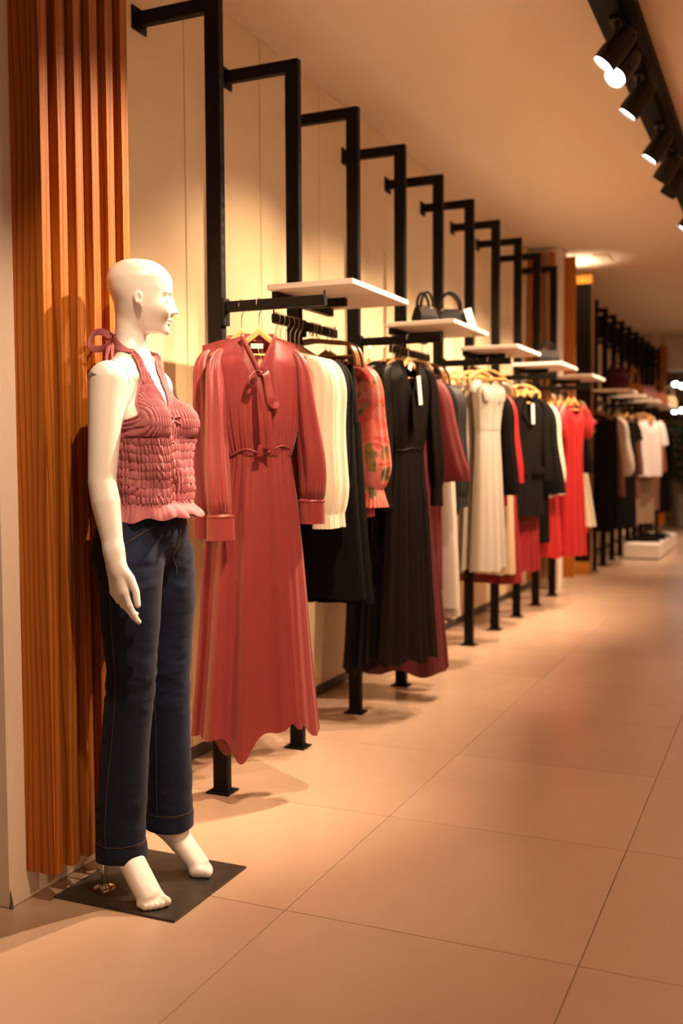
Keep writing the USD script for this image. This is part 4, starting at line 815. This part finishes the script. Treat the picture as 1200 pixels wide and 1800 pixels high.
# arm joint seam, wrist seam, chipped paint
ang = np.linspace(0, 2*np.pi, 90); c0 = np.array([-.004, -.124, 1.440]); nn = np.array([.25, .93, .25]); nn /= np.linalg.norm(nn); e1 = np.cross(nn, [0, 0, 1.]); e1 /= np.linalg.norm(e1); e2 = np.cross(nn, e1)
BF, _o = B.evaluate((-.16, -.29, .90), (.20, -.05, 1.56), .005)
def bsdf(P): return map_coordinates(BF, np.moveaxis((np.asarray(P, float)-_o)/.005, -1, 0), order=1, mode='nearest')
def bmarch(o, d, tmax=.14, n=140):
    t = np.linspace(0, tmax, n); v = bsdf(np.asarray(o)[..., None, :]+np.asarray(d)[..., None, :]*t[:, None]); i = np.argmax(v > 0, -1); return np.where((v > 0).any(-1), t[i], np.nan)
def bnorm(P):
    e = .006; g = np.stack([bsdf(P+np.eye(3)[i]*e)-bsdf(P-np.eye(3)[i]*e) for i in range(3)], -1); return g/(np.linalg.norm(g, axis=-1, keepdims=True)+1e-9)
dd = np.cos(ang)[:, None]*e1+np.sin(ang)[:, None]*e2; tt = bmarch(np.tile(c0, (90, 1)), dd, .12); ok = np.isfinite(tt) & (tt < .09); ring = c0+dd*np.where(ok, tt, 0)[:, None]
run = np.where(ok)[0]
brk = np.split(run, np.where(np.diff(run) > 1)[0]+1); brk = max(brk, key=len)
part('arm_joint', tube(ring[brk]+Z, .0007, 5), 'seam_brown', mn, True, 'thin joint line where the arm plugs into the shoulder')
wr = np.stack([RW+np.array([.0255*math.cos(a)*1.0, .0255*math.sin(a), .004*math.cos(a)]) for a in ang]); part('wrist_joint', tube(wr+Z+(0, 0, .003), .0007, 5, False), 'seam_brown', mn, True, 'thin joint line around the wrist')
r_ = np.random.default_rng(5); bits = []
for k in range(46):
    u = k/45 if k < 30 else r_.uniform(0, .5); az = -2.45+u*1.25; el = .42-.10*math.sin(u*9)*.4-.05*u+(r_.uniform(0, .2) if k >= 30 else 0)
    d = np.array([math.cos(az)*math.cos(el), math.sin(az)*math.cos(el), math.sin(el)]); t_ = bmarch((RS+(0, .0, -.01))[None], d[None])[0]
    if not np.isfinite(t_): continue
    P = RS+(0, 0, -.01)+d*t_; nv = bnorm(P[None])[0]; s_ = (.006*(1-u)+.0018)*r_.uniform(.6, 1.2) if k < 30 else r_.uniform(.0006, .0016)
    a1 = np.cross(nv, [0, 0, 1.]); a1 /= np.linalg.norm(a1)+1e-9; a2 = np.cross(nv, a1); q = np.linspace(0, 6.283, 8)[:-1]; rr = s_*r_.uniform(.6, 1.2, 7); pr = P+rr[:, None]*(np.cos(q)[:, None]*a1*1.5+np.sin(q)[:, None]*a2*.7)
    bits.append(trimesh.Trimesh(*hull(np.vstack([pr+nv*.0006, pr-nv*.002])), process=False))
part('chipped_paint', moved(cat(bits), Z), 'chip_grey', mn, False, 'scuffed grey crack across the shoulder', 'stuff')

# --- jeans
J = Field()
J.ell((-.004, 0, 1.03), (.106, .166, .10), .04).ell((-.036, -.068, .965), (.076, .084, .095), .04).ell((-.036, .068, .965), (.076, .084, .095), .04).cone((.0, 0, 1.02), (.0, 0, 1.13), .09, .085, .05)
for s, kx, hx, hz in ((-1, .008, -.030, .108), (1, .006, .004, .136)):
    y1, y2 = s*.092, s*.096
    J.chain([((.006, s*.082, .95), .090), ((.010, y1, .80), .0835), ((kx+.002, y1, .64), .0685), (((kx+hx)/2-.002, y2, .42), .0675), ((hx, s*.099, .20), .0690), ((hx, s*.099, hz-.02), .0705)], .022)
def flat(z): return lambda X: X[..., 2]-z
jv, jf = J.mesh((-.17, -.21, .085), (.16, .21, 1.10), .0045)
# open the hems, wrinkle the cloth
jm = trimesh.Trimesh(jv, jf, process=False); hz_ = np.where(jm.triangles_center[:, 1] < 0, .108, .136); jm.update_faces(jm.triangles_center[:, 2] > hz_); jm.remove_unreferenced_vertices()
V = np.array(jm.vertices); N = np.array(jm.vertex_normals); zq, yq = V[:, 2], V[:, 1]
w1 = meshkit.fbm(V*np.array([9, 9, 26.])+3, 3, 5)-.5; w2 = meshkit.fbm(np.stack([V[:, 0]*14+V[:, 2]*22, V[:, 1]*14-V[:, 2]*9, V[:, 2]*14], 1)+9, 3, 8)-.5
kn = np.exp(-((zq-.60)/.09)**2)+.8*np.exp(-((zq-.93)/.07)**2)+.5*np.exp(-((zq-.20)/.10)**2)+.35; ridge = 1-2*np.abs(2*meshkit.noise(np.stack([V[:, 0]*7+V[:, 1]*6+5, V[:, 1]*7, V[:, 2]*20+V[:, 0]*14], 1), 4)-1)
V = V+N*(w1*.008*kn+w2*.006*kn+ridge*.0012*kn)[:, None]; jm.vertices = V
jeans = part('jeans', moved(jm, Z), 'denim', mn, True, 'dark blue flared jeans')
jtree = trimesh.proximity.ProximityQuery(jm) if False else None
from scipy.spatial import cKDTree
jk = cKDTree(V); JN = np.array(jm.vertex_normals)
def onjean(pts, off=.0012):
    d, i = jk.query(pts, k=6); w = 1/(d+1e-4); w /= w.sum(1, keepdims=True); return (V[i]*w[..., None]).sum(1)+JN[i[:, 0]]*off
def seam(cx, cy, ang, z0, z1, r=.0008, name='seam', m='stitch'):
    zz = np.linspace(z0, z1, 90); P = np.stack([cx(zz)+.07*math.cos(ang), cy(zz)+.07*math.sin(ang), zz], 1); Q = onjean(P); Q = np.stack([np.convolve(np.pad(Q[:, i], 3, 'edge'), np.ones(7)/7, 'valid') for i in range(3)], 1); part(name, moved(tube(Q, r, 6), Z), m, jeans, True)
for s, kx, hx, hz in ((-1, .008, -.030, .108), (1, .006, .004, .136)):
    cx = ipol([(0, hx), (.2, hx), (.64, kx), (.95, .006)]); cy = ipol([(0, s*.099), (.64, s*.092), (.95, s*.084)])
    seam(cx, cy, s*math.pi/2*1.02, hz+.01, .98); seam(cx, cy, -s*math.pi/2*.98, hz+.01, .86)
    a = np.linspace(0, 2*np.pi, 80)
    for dz in (.042, .047): part('hem_stitch', moved(tube(onjean(np.stack([hx+.0715*np.cos(a), s*.099+.0715*np.sin(a), np.full(80, hz+dz)], 1), .0008), .0009, 5, False), Z), 'stitch', jeans, True)
    zz = np.linspace(hz-.004, hz+.044, 10); ringq = [onjean(np.stack([hx+.0715*np.cos(a), s*.099+.0715*np.sin(a), np.full(80, max(z, hz+.004))], 1), .0022+.0012*math.sin(q*math.pi))*(1, 1, 0)+np.stack([0*a, 0*a, np.full(80, z)+.0015*np.sin(3*a+s)], 1) for q, z in zip(np.linspace(0, 1, 10), zz)]
    inner = [(r-np.array([hx, s*.099, 0]))*(.93, .93, 1)+np.array([hx, s*.099, 0]) for r in (ringq[0], ringq[6])]
    part('hem', moved(grid(np.array([inner[1], inner[0]]+ringq), closed_v=True), Z), 'denim', jeans, True, 'folded and stitched hem')
# fly and pocket seams on the front
fy = np.linspace(0, 1, 30); part('fly', moved(tube(onjean(np.stack([np.full(30, .12), .012-.006*fy, 1.05-.15*fy], 1)), .0013, 6), Z), 'stitch', jeans, True)
part('pocket_seam', moved(tube(onjean(np.stack([.10-.10*fy, -.09-.075*fy**.6, 1.05-.07*fy], 1)), .0011, 6), Z), 'stitch', jeans, True)
# --- halter top: ruched body
zs = np.linspace(1.062, 1.292, 230); th = np.linspace(-np.pi, np.pi, 620, endpoint=False)
zb = np.linspace(1.0, 1.36, 60); D = np.stack([np.cos(th), np.sin(th), 0*th], -1)
O = np.zeros((60, 620, 3)); O[..., 0] = .005; O[..., 2] = np.clip(zb, 1.03, None)[:, None]; Rb = march(O, np.broadcast_to(D, O.shape))
Rb = gaussian_filter(Rb, (1.5, 4), mode=('nearest', 'wrap'))
fr = np.clip(np.cos(th), 0, 1)**1.2
bust = Rb[np.argmin(np.abs(zb-1.335))]; ease = np.maximum(Rb, (bust*.93)[None]*fr[None]+Rb*(1-fr[None])); ease = gaussian_filter(ease, (2, 10), mode=('nearest', 'wrap'))
from scipy.interpolate import RegularGridInterpolator
def Rt(z): return np.stack([np.interp(z, zb, ease[:, j]) for j in range(620)], 1)
R0 = Rt(zs)+.009
rg = np.random.default_rng(11); pd = .0235; off = .0035*np.sin(th*4+1)+.0025*np.sin(th*9+2.2)+.0035*np.sin(th*2+.3)
row = (zs[:, None]-1.112-off[None])/pd; rid = np.floor(row).astype(int); ft = row-rid; pf = np.sin(np.pi*ft)**.7; ri = rid-rid.min(); nr = ri.max()+1
ph = rg.uniform(0, 6.28, 4)[None]+rg.normal(0, .55, (nr, 4)); kk = np.full(nr, 74); thb = np.broadcast_to(th[None], ri.shape)
wob = 1.3*np.sin(thb*5+ph[ri, 1])+.9*np.sin(thb*11+ph[ri, 2])+.6*np.sin(thb*23+ph[ri, 3]); slant = (ft-.5)*1.6*np.sin(thb*3+ph[ri, 1])
g = 1-np.abs(np.sin((thb*kk[ri]+ph[ri, 0])/2+wob+slant))**.8; g2 = np.abs(np.cos(thb*(kk[ri]*.28)+ph[ri, 2]+wob)); amp = .55+.9*meshkit.noise(np.stack([thb*2.2, zs[:, None]*26+0*thb, 0*thb], -1), 3)
disp = (.80+.20*pf)*amp*(.0066*(1-g)+.0036*g2)-.0008*(1-pf)
pep = smoothstep(1.118, 1.062, zs)[:, None]; waves = .6*np.cos(th*11+.6*np.sin(th*3))+.4*np.cos(th*17+1.1); frt = np.clip(np.cos(th-.1), 0, 1)
R1 = R0+np.where(zs[:, None] > 1.112, disp, .004+.002*np.abs(np.cos(th*30)))*(1-.5*pep)+pep*(.006+.007*waves+.030*frt**2+.010*waves*frt)
drape = .0045*np.sin((zs[:, None]-1.05)*48+th[None]*5)*np.sin(th[None]*2.3+1)*smoothstep(1.10, 1.16, zs)[:, None]*smoothstep(1.28, 1.22, zs)[:, None]; R1 = R1+drape
Zt = np.repeat(zs[:, None], 620, 1)-pep*(.005*np.cos(th*11+1.)-.012*frt)
tp = np.stack([.005+R1*np.cos(th), R1*np.sin(th), Zt], -1); top_ = part('halter_top', moved(grid(tp, closed_v=True), Z), 'rose_cotton', mn, True, 'ruched rose halter top with a frilled hem')
# cups: front panels following the bust
def front_x(y, z, up=.30): o = np.stack([np.full_like(y, .0), y, z], -1); return march(o, np.broadcast_to([1., 0, 0], o.shape), .16, 160)
def cup(s):
    zc = np.linspace(1.278, 1.530, 150); uu = np.linspace(0, 1, 130)
    yin = ipol([(1.27, .001), (1.350, .002), (1.40, .016), (1.46, .037), (1.53, .060)])(zc); yout = ipol([(1.27, .142), (1.32, .139), (1.37, .122), (1.42, .100), (1.47, .083), (1.53, .074)])(zc)
    y = s*(yin[:, None]+(yout-yin)[:, None]*uu[None]); z = np.repeat(zc[:, None], 130, 1); x = gaussian_filter(front_x(y, z), (2.5, 2.5))
    P = np.stack([x, y, z], -1); n_ = snormal(P); row = (zc-1.278)/.023; ft = row-np.floor(row); rd = np.floor(row).astype(int); dp = np.zeros_like(x); q = np.random.default_rng(31+s)
    a0, b0 = q.uniform(0, 6.28, 2)
    for k in range(rd.max()+1):
        m_ = rd == k; a, b = a0+q.normal(0, .5), b0+q.normal(0, .4); ln = (yout-yin)[m_][:, None]; dp[m_] = (.8+.2*np.sin(np.pi*ft[m_])[:, None]**.7)*(.0055*np.abs(np.sin(uu[None]*ln*360+a+1.8*np.sin(uu*6+b)+(ft[m_][:, None]-.5)*1.3))**.8+.003*np.abs(np.cos(uu*7+b)))
    edge = smoothstep(0, .06, uu)*smoothstep(1, .94, uu); P = P+n_*(.0055+dp*edge[None])[..., None]
    pc = part('cup', moved(grid(P), Z), 'rose_cotton', top_, True)
    for col in (0, -1): part('edge_binding', moved(tube(P[:, col]+n_[:, col]*.001, .0032, 8), Z), 'rose_cotton', top_, True)
    part('underbust_seam', moved(tube(P[2]+n_[2]*.002, .0028, 8), Z), 'rose_cotton', top_, True)
    return P[-1].mean(0)
ends = [cup(-1), cup(1)]
# straps round the neck, tied in a bow at the nape
for s, e in zip((-1, 1), ends):
    kn = [e]
    for a, z in ((1.45, 1.548), (1.85, 1.562), (2.25, 1.575), (2.7, 1.583), (3.05, 1.585)):
        o = np.array([-.036, -.003, z]); d = np.array([math.cos(a), s*math.sin(a), 0]); kn.append(o+d*(march(o[None], d[None], .12)[0]+.004))
    P = spline(kn, 60); part('neck_strap', moved(ribbon(P, np.linspace(.022, .017, 60), snormal(P), .003), Z), 'rose_cotton', top_, True)
bk = np.array([-.098, -.003, 1.584])
part('bow_knot', moved(trimesh.creation.icosphere(2, .011), bk+Z), 'rose_cotton', top_, True)
for s, q in ((-1, 1.), (1, .9)):
    lp = spline([bk, bk+(-.020, s*.030, .016), bk+(-.030, s*.056, .004), bk+(-.034, s*.060, -.026), bk+(-.026, s*.040, -.034), bk+(-.010, s*.012, -.008)], 40)
    part('bow_loop', moved(ribbon(lp, .020*q, (-.9, 0, .35), .002), Z), 'rose_cotton', top_, True)
    tl = spline([bk, bk+(-.012, s*.012, -.04), bk+(-.006, s*.020, -.10), bk+(.004, s*.024, -.16)], 30); part('bow_tail', moved(ribbon(tl, .016, (-1, 0, .1), .002), Z), 'rose_cotton', top_, True)
# front tie
fb = np.array([float(front_x(np.array([0.]), np.array([1.345]))[0])+.012, 0, 1.345])
for s in (-1, 1):
    lp = spline([fb, fb+(.008, s*.014, .010), fb+(.012, s*.028, .006), fb+(.012, s*.030, -.008), fb+(.010, s*.016, -.008), fb+(.003, 0, 0)], 30); part('tie_loop', moved(tube(lp, .0028, 6), Z), 'rose_cotton', top_, True)
    xw = float(R1[np.argmin(np.abs(zs-1.17)), 310])+.012
    tl = spline([fb, fb+(.008, s*.005, -.03), (fb[0]+.004, s*.008, 1.26), (xw+.006, s*(.006+.008*(s > 0)), 1.19), (xw+.010, s*.010-.004, 1.145+.02*(s > 0))], 40); part('tie_string', moved(tube(tl, .0024, 6), Z), 'rose_cotton', top_, True)
# stand
part('base_plate', box(-.195, .207, -.195, .205, 0, PLATE, .0012), 'plate_steel', mn, False, 'square brushed dark steel base plate')
sx, sy_ = -.094, -.096
part('support_rod', tube([(sx, sy_, PLATE), (sx, sy_, .115), (sx+.01, sy_, .30)], .0095, 16), 'chrome', mn, True, 'chrome support rod behind the heel')
part('rod_flange', moved(lathe([(.0098, .012), (.014, .012), (.016, .004), (.032, .002), (.032, 0), (.0098, 0)], 28), (sx, sy_, PLATE)), 'chrome', mn, 40, 'round chrome flange')
# ---------------------------------------------------------------- far run of clothes (seen small and out of focus)
def far_item(kind, cls, name, y, lb, x=BX, rz=0, fn=None, ctype='brown', hook=0.):
    hanger(ctype, (x, y, 0), rz, f'hanger of the {lb}', None, hook); t = thing(cls, lb, kind, (x, y, 0), rz); fn(t); return t
def F(k): return P2[k-1]
LQ = dict(nth=44, nv=26)
def top(m, hem, seed, **k): return lambda t: top_parts(t, m, hem, k.pop('w', .19), seed=seed, sl=k.pop('sl', None), **LQ, **k)
def skt(m, hem, seed, w1=.22, d1=.04): return lambda t: skirt_parts(t, m, 1.6, hem, .15, w1, .02, d1, seed, .012, nth=44, nv=20)
LONG = dict(len=.62, out=.06, r0=.045, r1=.04); SHORT = dict(len=.22, out=.05, r0=.06, r1=.065)
b = F(1)
t = far_item('dress', 'far_black_dress', '', b-.20, 'first black sleeveless dress of the far run, kraft tag at its neck', fn=top('black_cloth', .44, 1101, hw=.18, w=.165))
part('price_tag', moved(box(-.03, .03, -.001, .001, -.10, 0), (-.06, -.06, 1.56), R=trimesh.transformations.euler_matrix(0, -.35, 0)[:3, :3]), 'kraft', t, False, 'large kraft price tag')
for i in range(2): far_item('dress', 'far_black_dress', '', b-.13+.06*i, f'{("second", "third")[i]} black sleeveless dress of the far run, left of the brown dress', fn=top('black_cloth', .48, 1103+i, hw=.22))
for i in range(2): far_item('dress', 'far_brown_dress', '', b+.01+.07*i, f'{("near", "rear")[i]} brown A-line dress left of the white puffed blouse', fn=top('brown_cloth', .80, 1110+i, hw=.26))
for i in range(2): far_item('blouse', 'far_white_blouse', '', b+.16+.07*i, f'{("near", "rear")[i]} white blouse with puffed sleeves in the far run', fn=top('white_cloth', .95, 1115+i, sl=dict(len=.60, out=.06, r0=.06, r1=.05, puff=.04)), ctype='tan')
a = F(2)
for i in range(2): far_item('dress', 'far_black_gown', '', a+.03-.03*i, f'{("rear", "front")[i]} long black dress on the second arm of the far run', x=PX+.17+.08*i, rz=70, fn=top('black_cloth', .42, 1120+i, w=.17, sl=SHORT), ctype='tan', hook=math.radians(20))
b = F(3)
for i in range(3): far_item('dress', 'far_black_dress', '', b-.25+.07*i, f'{("first", "second", "third")[i]} black dress right of the white puffed blouse', fn=top('black_satin', .42, 1126+i, hw=.24, sl=SHORT))
far_item('dress', 'far_brown_dress', '', b+.10, 'narrow brown dress edge left of the lilac-white shirts', fn=top('brown_cloth', .72, 1130, hw=.25, sl=LONG))
for i in range(2): far_item('trousers', 'far_taupe_trousers', '', b+.18+.07*i, f'{("near", "rear")[i]} taupe trousers below the lilac-white shirts', fn=lambda t, i=i: trouser_parts(t, 'taupe_cloth', 1.6, .40, .16, .12, .03, 1133+i), ctype='clip')
a = F(4)
for i in range(3): far_item('shirt', 'far_lilac_shirt', '', a+.04-.03*i, f'{("rear", "middle", "front")[i]} lilac-white short-sleeved shirt of the far run', x=PX+.14+.10*i, rz=62, fn=top('lilac_white', .98, 1140+i, w=.22, hw=.25, d=.03, sl=dict(len=.26, out=.06, r0=.08, r1=.085)), ctype='tan', hook=math.radians(28))
for i in range(2): far_item('skirt', 'far_taupe_skirt', '', a+.10+.03*i, f'{("front", "rear")[i]} long taupe skirt under the lilac-white shirts', x=PX+.24, rz=50, fn=skt('taupe_cloth', .40, 1146+i, .20, .06), ctype='tanclip', hook=math.radians(40))
b = F(5)
for i in range(2): far_item('jacket', 'far_black_jacket', '', b-.25+.08*i, f'{("near", "rear")[i]} black jacket right of the lilac-white shirts', fn=top('black_cloth', .92, 1150+i, sl=LONG))
for i in range(3): far_item('coat', 'far_beige_coat', '', b-.06+.08*i, f'{("first", "second", "third")[i]} beige long coat right of the black jackets', fn=top('beige_cloth', .45, 1154+i, hw=.24, sl=dict(len=.66, out=.09, r0=.06, r1=.06)))
far_item('blouse', 'far_white_shirt', '', b+.22, 'white and brown top between the beige coats and the rust jackets', fn=top('lilac_white', 1.0, 1160, sl=SHORT), ctype='tan')
a = F(6)
far_item('dress', 'far_brown_gown', '', a, 'brown long dress on the fourth arm of the far run', x=PX+.22, rz=70, fn=top('brown_cloth', .5, 1163, w=.17), ctype='tan', hook=math.radians(20))
b = F(7)
for i in range(3): far_item('jacket', 'far_rust_jacket', '', b-.22+.10*i, f'{("first", "second", "third")[i]} rust-orange jacket of the far run', fn=top('rust_cloth', .80, 1170+i, sl=LONG))
for i in range(2): far_item('dress', 'far_black_coat', '', b+.12+.09*i, f'{("near", "rear")[i]} black long coat right of the rust jackets', fn=top('black_cloth', .42, 1175+i, hw=.24, sl=LONG))
b = F(9)
for i in range(3): far_item('coat', 'far_black_coat', '', b-.2+.13*i, f'{("first", "second", "last")[i]} long black coat at the far end of the rails', fn=top('black_cloth', .40, 1180+i, hw=.24, sl=LONG))

# ---------------------------------------------------------------- bags on the shelves
mat('bag_black', (.006, .0045, .004), .55, spec=.10); mat('bag_burgundy', (.05, .004, .007), .6, spec=.10); mat('bag_tan', (.34, .11, .022), .6, spec=.10); mat('bag_pink', (.26, .11, .10), .6, spec=.10); mat('bag_cream', (.48, .38, .26), .6, spec=.10); mat('bag_brown', (.16, .038, .013), .6, spec=.10); mat('gold', (.8, .52, .2), .25, metal=1.)
def handbag(label, loc, rz, m, w=.26, h=.15, d=.11, handle=.11, tagm=None, hk=True):
    t = thing('handbag', label, 'bag', loc, rz)
    pts = [(sx*w/2*q, sy*d/2*q2, z) for sx in (-1, 1) for sy in (-1, 1) for z, q, q2 in ((.0, .94, .9), (.012, 1, 1), (h*.55, .93, .9), (h*.95, .82, .35), (h, .78, .2))]
    b_ = trimesh.Trimesh(*hull(pts), process=False).subdivide().subdivide(); nz = meshkit.fbm(b_.vertices*22+w*50, 3, 3)-.5; b_.vertices += b_.vertices*(1, 1, .2)*nz[:, None]*.22
    part('body', b_, m, t, 50)
    if hk:
        for sy in (-1, 1):
            P = spline([(-w*.26, sy*d*.16, h*.86), (-w*.24, sy*d*.2, h+handle*.6), (0, sy*d*.22, h+handle), (w*.24, sy*d*.2, h+handle*.6), (w*.26, sy*d*.16, h*.86)], 40); part('handle', tube(P, .0075, 10), m, t, True)
            for sx in (-1, 1): part('ring', moved(trimesh.creation.torus(.012, .0028, 16, 8), (sx*w*.26, sy*d*.19, h*.84), R=trimesh.transformations.euler_matrix(1.57, 0, 0)[:3, :3]), 'gold', t, True, 'small gold ring')
    if tagm: part('price_tag', moved(box(-.022, .022, -.001, .001, -.15, 0), (w*.42, -d*.50, h*.98), R=trimesh.transformations.euler_matrix(-.10, -.3, .2)[:3, :3]), tagm, t, False, 'long cream price tag')
    return t
ZS = SHZ+.022
handbag('black handbag with tall handles and a cream tag on the second white shelf', (-1.70, PY0+3*PS+.16, ZS), 35, 'bag_black', .20, .115, .10, .085, 'paper')
handbag('small drawstring black bag beside the tagged handbag on the second shelf', (-1.79, PY0+3*PS+.02, ZS), 60, 'bag_black', .13, .12, .09, .07)
handbag('small dark bag on the fourth white shelf', (-1.72, PY0+7*PS+.10, ZS), 40, 'bag_black', .19, .13, .11, .05)
FB = [('burgundy rounded bag on the first far shelf', 1, 'bag_burgundy', .24, .24, .05), ('tan bag with an upright handle on the second far shelf', 3, 'bag_tan', .20, .16, .16), ('dusty pink boxy purse on the third far shelf', 5, 'bag_pink', .26, .20, .0), ('brown tote bag on the fourth far shelf', 7, 'bag_brown', .24, .18, .16), ('cream bag on the last far shelf', 9, 'bag_cream', .24, .20, .14)]
for lb, k, m, w, h, hd in FB: handbag(lb, (-1.70, P2[k-1]+.05, ZS), 40, m, w, h, .13, hd, hk=hd > 0)

# ---------------------------------------------------------------- shoe platform, shoes, vent, far end
pl = thing('display_platform', 'low white display platform with black shoes on top', 'platform', (-1.605, 13.55, 0)); part('box', box(-.205, .205, -1.0, 1.0, .018, .18, .004), 'shelf_white', pl, False); part('plinth', box(-.19, .19, -.98, .98, 0, .018), 'dark_skirting', pl, False)
sh0 = None
SH = [(-.10, -.62, 20), (.03, -.60, 20), (-.08, -.25, 15), (.06, -.22, 15), (-.06, .15, 25), (.08, .2, 25)]
for i, (dx, dy, rz) in enumerate(SH):
    lb = f'black shoe on the white platform, {["nearest left", "nearest right", "second row left", "second row right", "third row left", "third row right"][i]}'
    if i == 0:
        sh0 = thing('shoe', lb, 'shoe', (-1.605+dx, 13.55+dy, .18), rz, 'black shoes on the platform')
        part('upper', trimesh.Trimesh(*hull([(x, y, z) for x, w_, z in ((-.13, .030, .02), (-.12, .034, .075), (-.06, .036, .085), (0, .040, .06), (.08, .045, .045), (.13, .03, .03), (.14, .022, .018)) for y in (-w_, w_) for z in (z, .012)]), process=False).subdivide_loop(2), 'bag_black', sh0, True)
        part('sole', moved(box(-.13, .135, -.042, .042, 0, .016, .006)), 'black_cloth', sh0, False)
    else: copy(sh0, lb, (-1.605+dx, 13.55+dy, .18), rz)
v = thing('ceiling_vent', 'small pale rectangular vent in the ceiling above the black display panel', 'vent', (-1.685, 10.15, ZC)); part('frame', cat([box(-.07, .07, -.17, -.15, -.012, 0), box(-.07, .07, .15, .17, -.012, 0), box(-.07, -.055, -.15, .15, -.012, 0), box(.055, .07, -.15, .15, -.012, 0)]), 'ceiling_paint', v, False)
for k in range(5): part('slat', box(-.05+.022*k, -.04+.022*k, -.15, .15, -.010, -.001), 'plaster', v, False)
for i, (x, y, z) in enumerate(((-1.88, 18.9, 2.50), (-1.78, 19.0, 2.47), (-1.55, 19.2, 2.45), (-1.95, 19.6, 2.06), (-1.84, 19.6, 2.07), (-1.73, 19.6, 2.06))):
    t = thing('far_spot_lamp', f'glowing lamp at the far end of the shop, {["upper left of the pair", "upper right of the pair", "upper one hidden to the right", "lower row left", "lower row middle", "lower row right"][i]}', 'spot lamp', (x, y, z)); lamp_geo(t, (.15, -.8, -.55), 1., 'far_lamp_glow')
mat('leaf', (.045, .12, .02), .5, var=.4, scale=12., translucent=.25); mat('flower_red', (.45, .02, .02), .5); mat('pot_white', (.7, .65, .58), .5)
t = thing('potted_plant', 'green plant with red flowers in a pale pot at the far end of the aisle', 'plant', (-1.70, 18.75, 0))
rp = np.random.default_rng(3); lv, fw = [], []
for k in range(420):
    q = np.array([rp.normal(0, .16), rp.normal(0, .16), rp.uniform(.75, 1.8)]); s_ = rp.uniform(.05, .10); R_ = trimesh.transformations.random_rotation_matrix(rp.random(3))[:3, :3]
    tri = np.array([(0, -s_, 0), (s_*.4, 0, .1*s_), (0, s_, 0), (-s_*.4, 0, .1*s_), (0, 0, .22*s_)]); m_ = trimesh.Trimesh(tri@R_.T+q, [[0, 1, 4], [1, 2, 4], [2, 3, 4], [3, 0, 4]], process=False); (fw if k % 9 == 0 and q[2] > 1.0 else lv).append(m_)
part('leaves', cat(lv), 'leaf', t, False, None, 'stuff'); part('flowers', cat(fw), 'flower_red', t, False, 'red flowers', 'stuff'); part('stem', tube([(0, 0, .5), (.02, 0, 1.1), (-.01, .02, 1.7)], [.02, .015, .008], 8), 'bag_brown', t, True)
part('pot', lathe([(.001, 0), (.15, 0), (.19, .55), (.175, .55), (.17, .50), (.001, .50)], 32), 'pot_white', t, 40)

t = thing('cove_lamp', 'hidden warm lamp behind the top of the second slatted pillar, washing the ceiling', 'lamp', (-2.12, 10.25, 2.72))
part('can', lathe([(.004, -.08), (.045, -.08), (.048, .05), (.044, .05), (.043, .02), (.004, .02)], 28), 'lamp_black', t, 35); part('lens', lathe([(.0005, .021), (.042, .021), (.042, .025), (.0005, .025)], 28), 'lamp_glow', t, False); part('wall_arm', box(-.115, -.04, -.012, .012, -.05, -.03), 'lamp_black', t, False)
spot(t, (.25, -.05, 1.), .06, 22., 55, 1.)
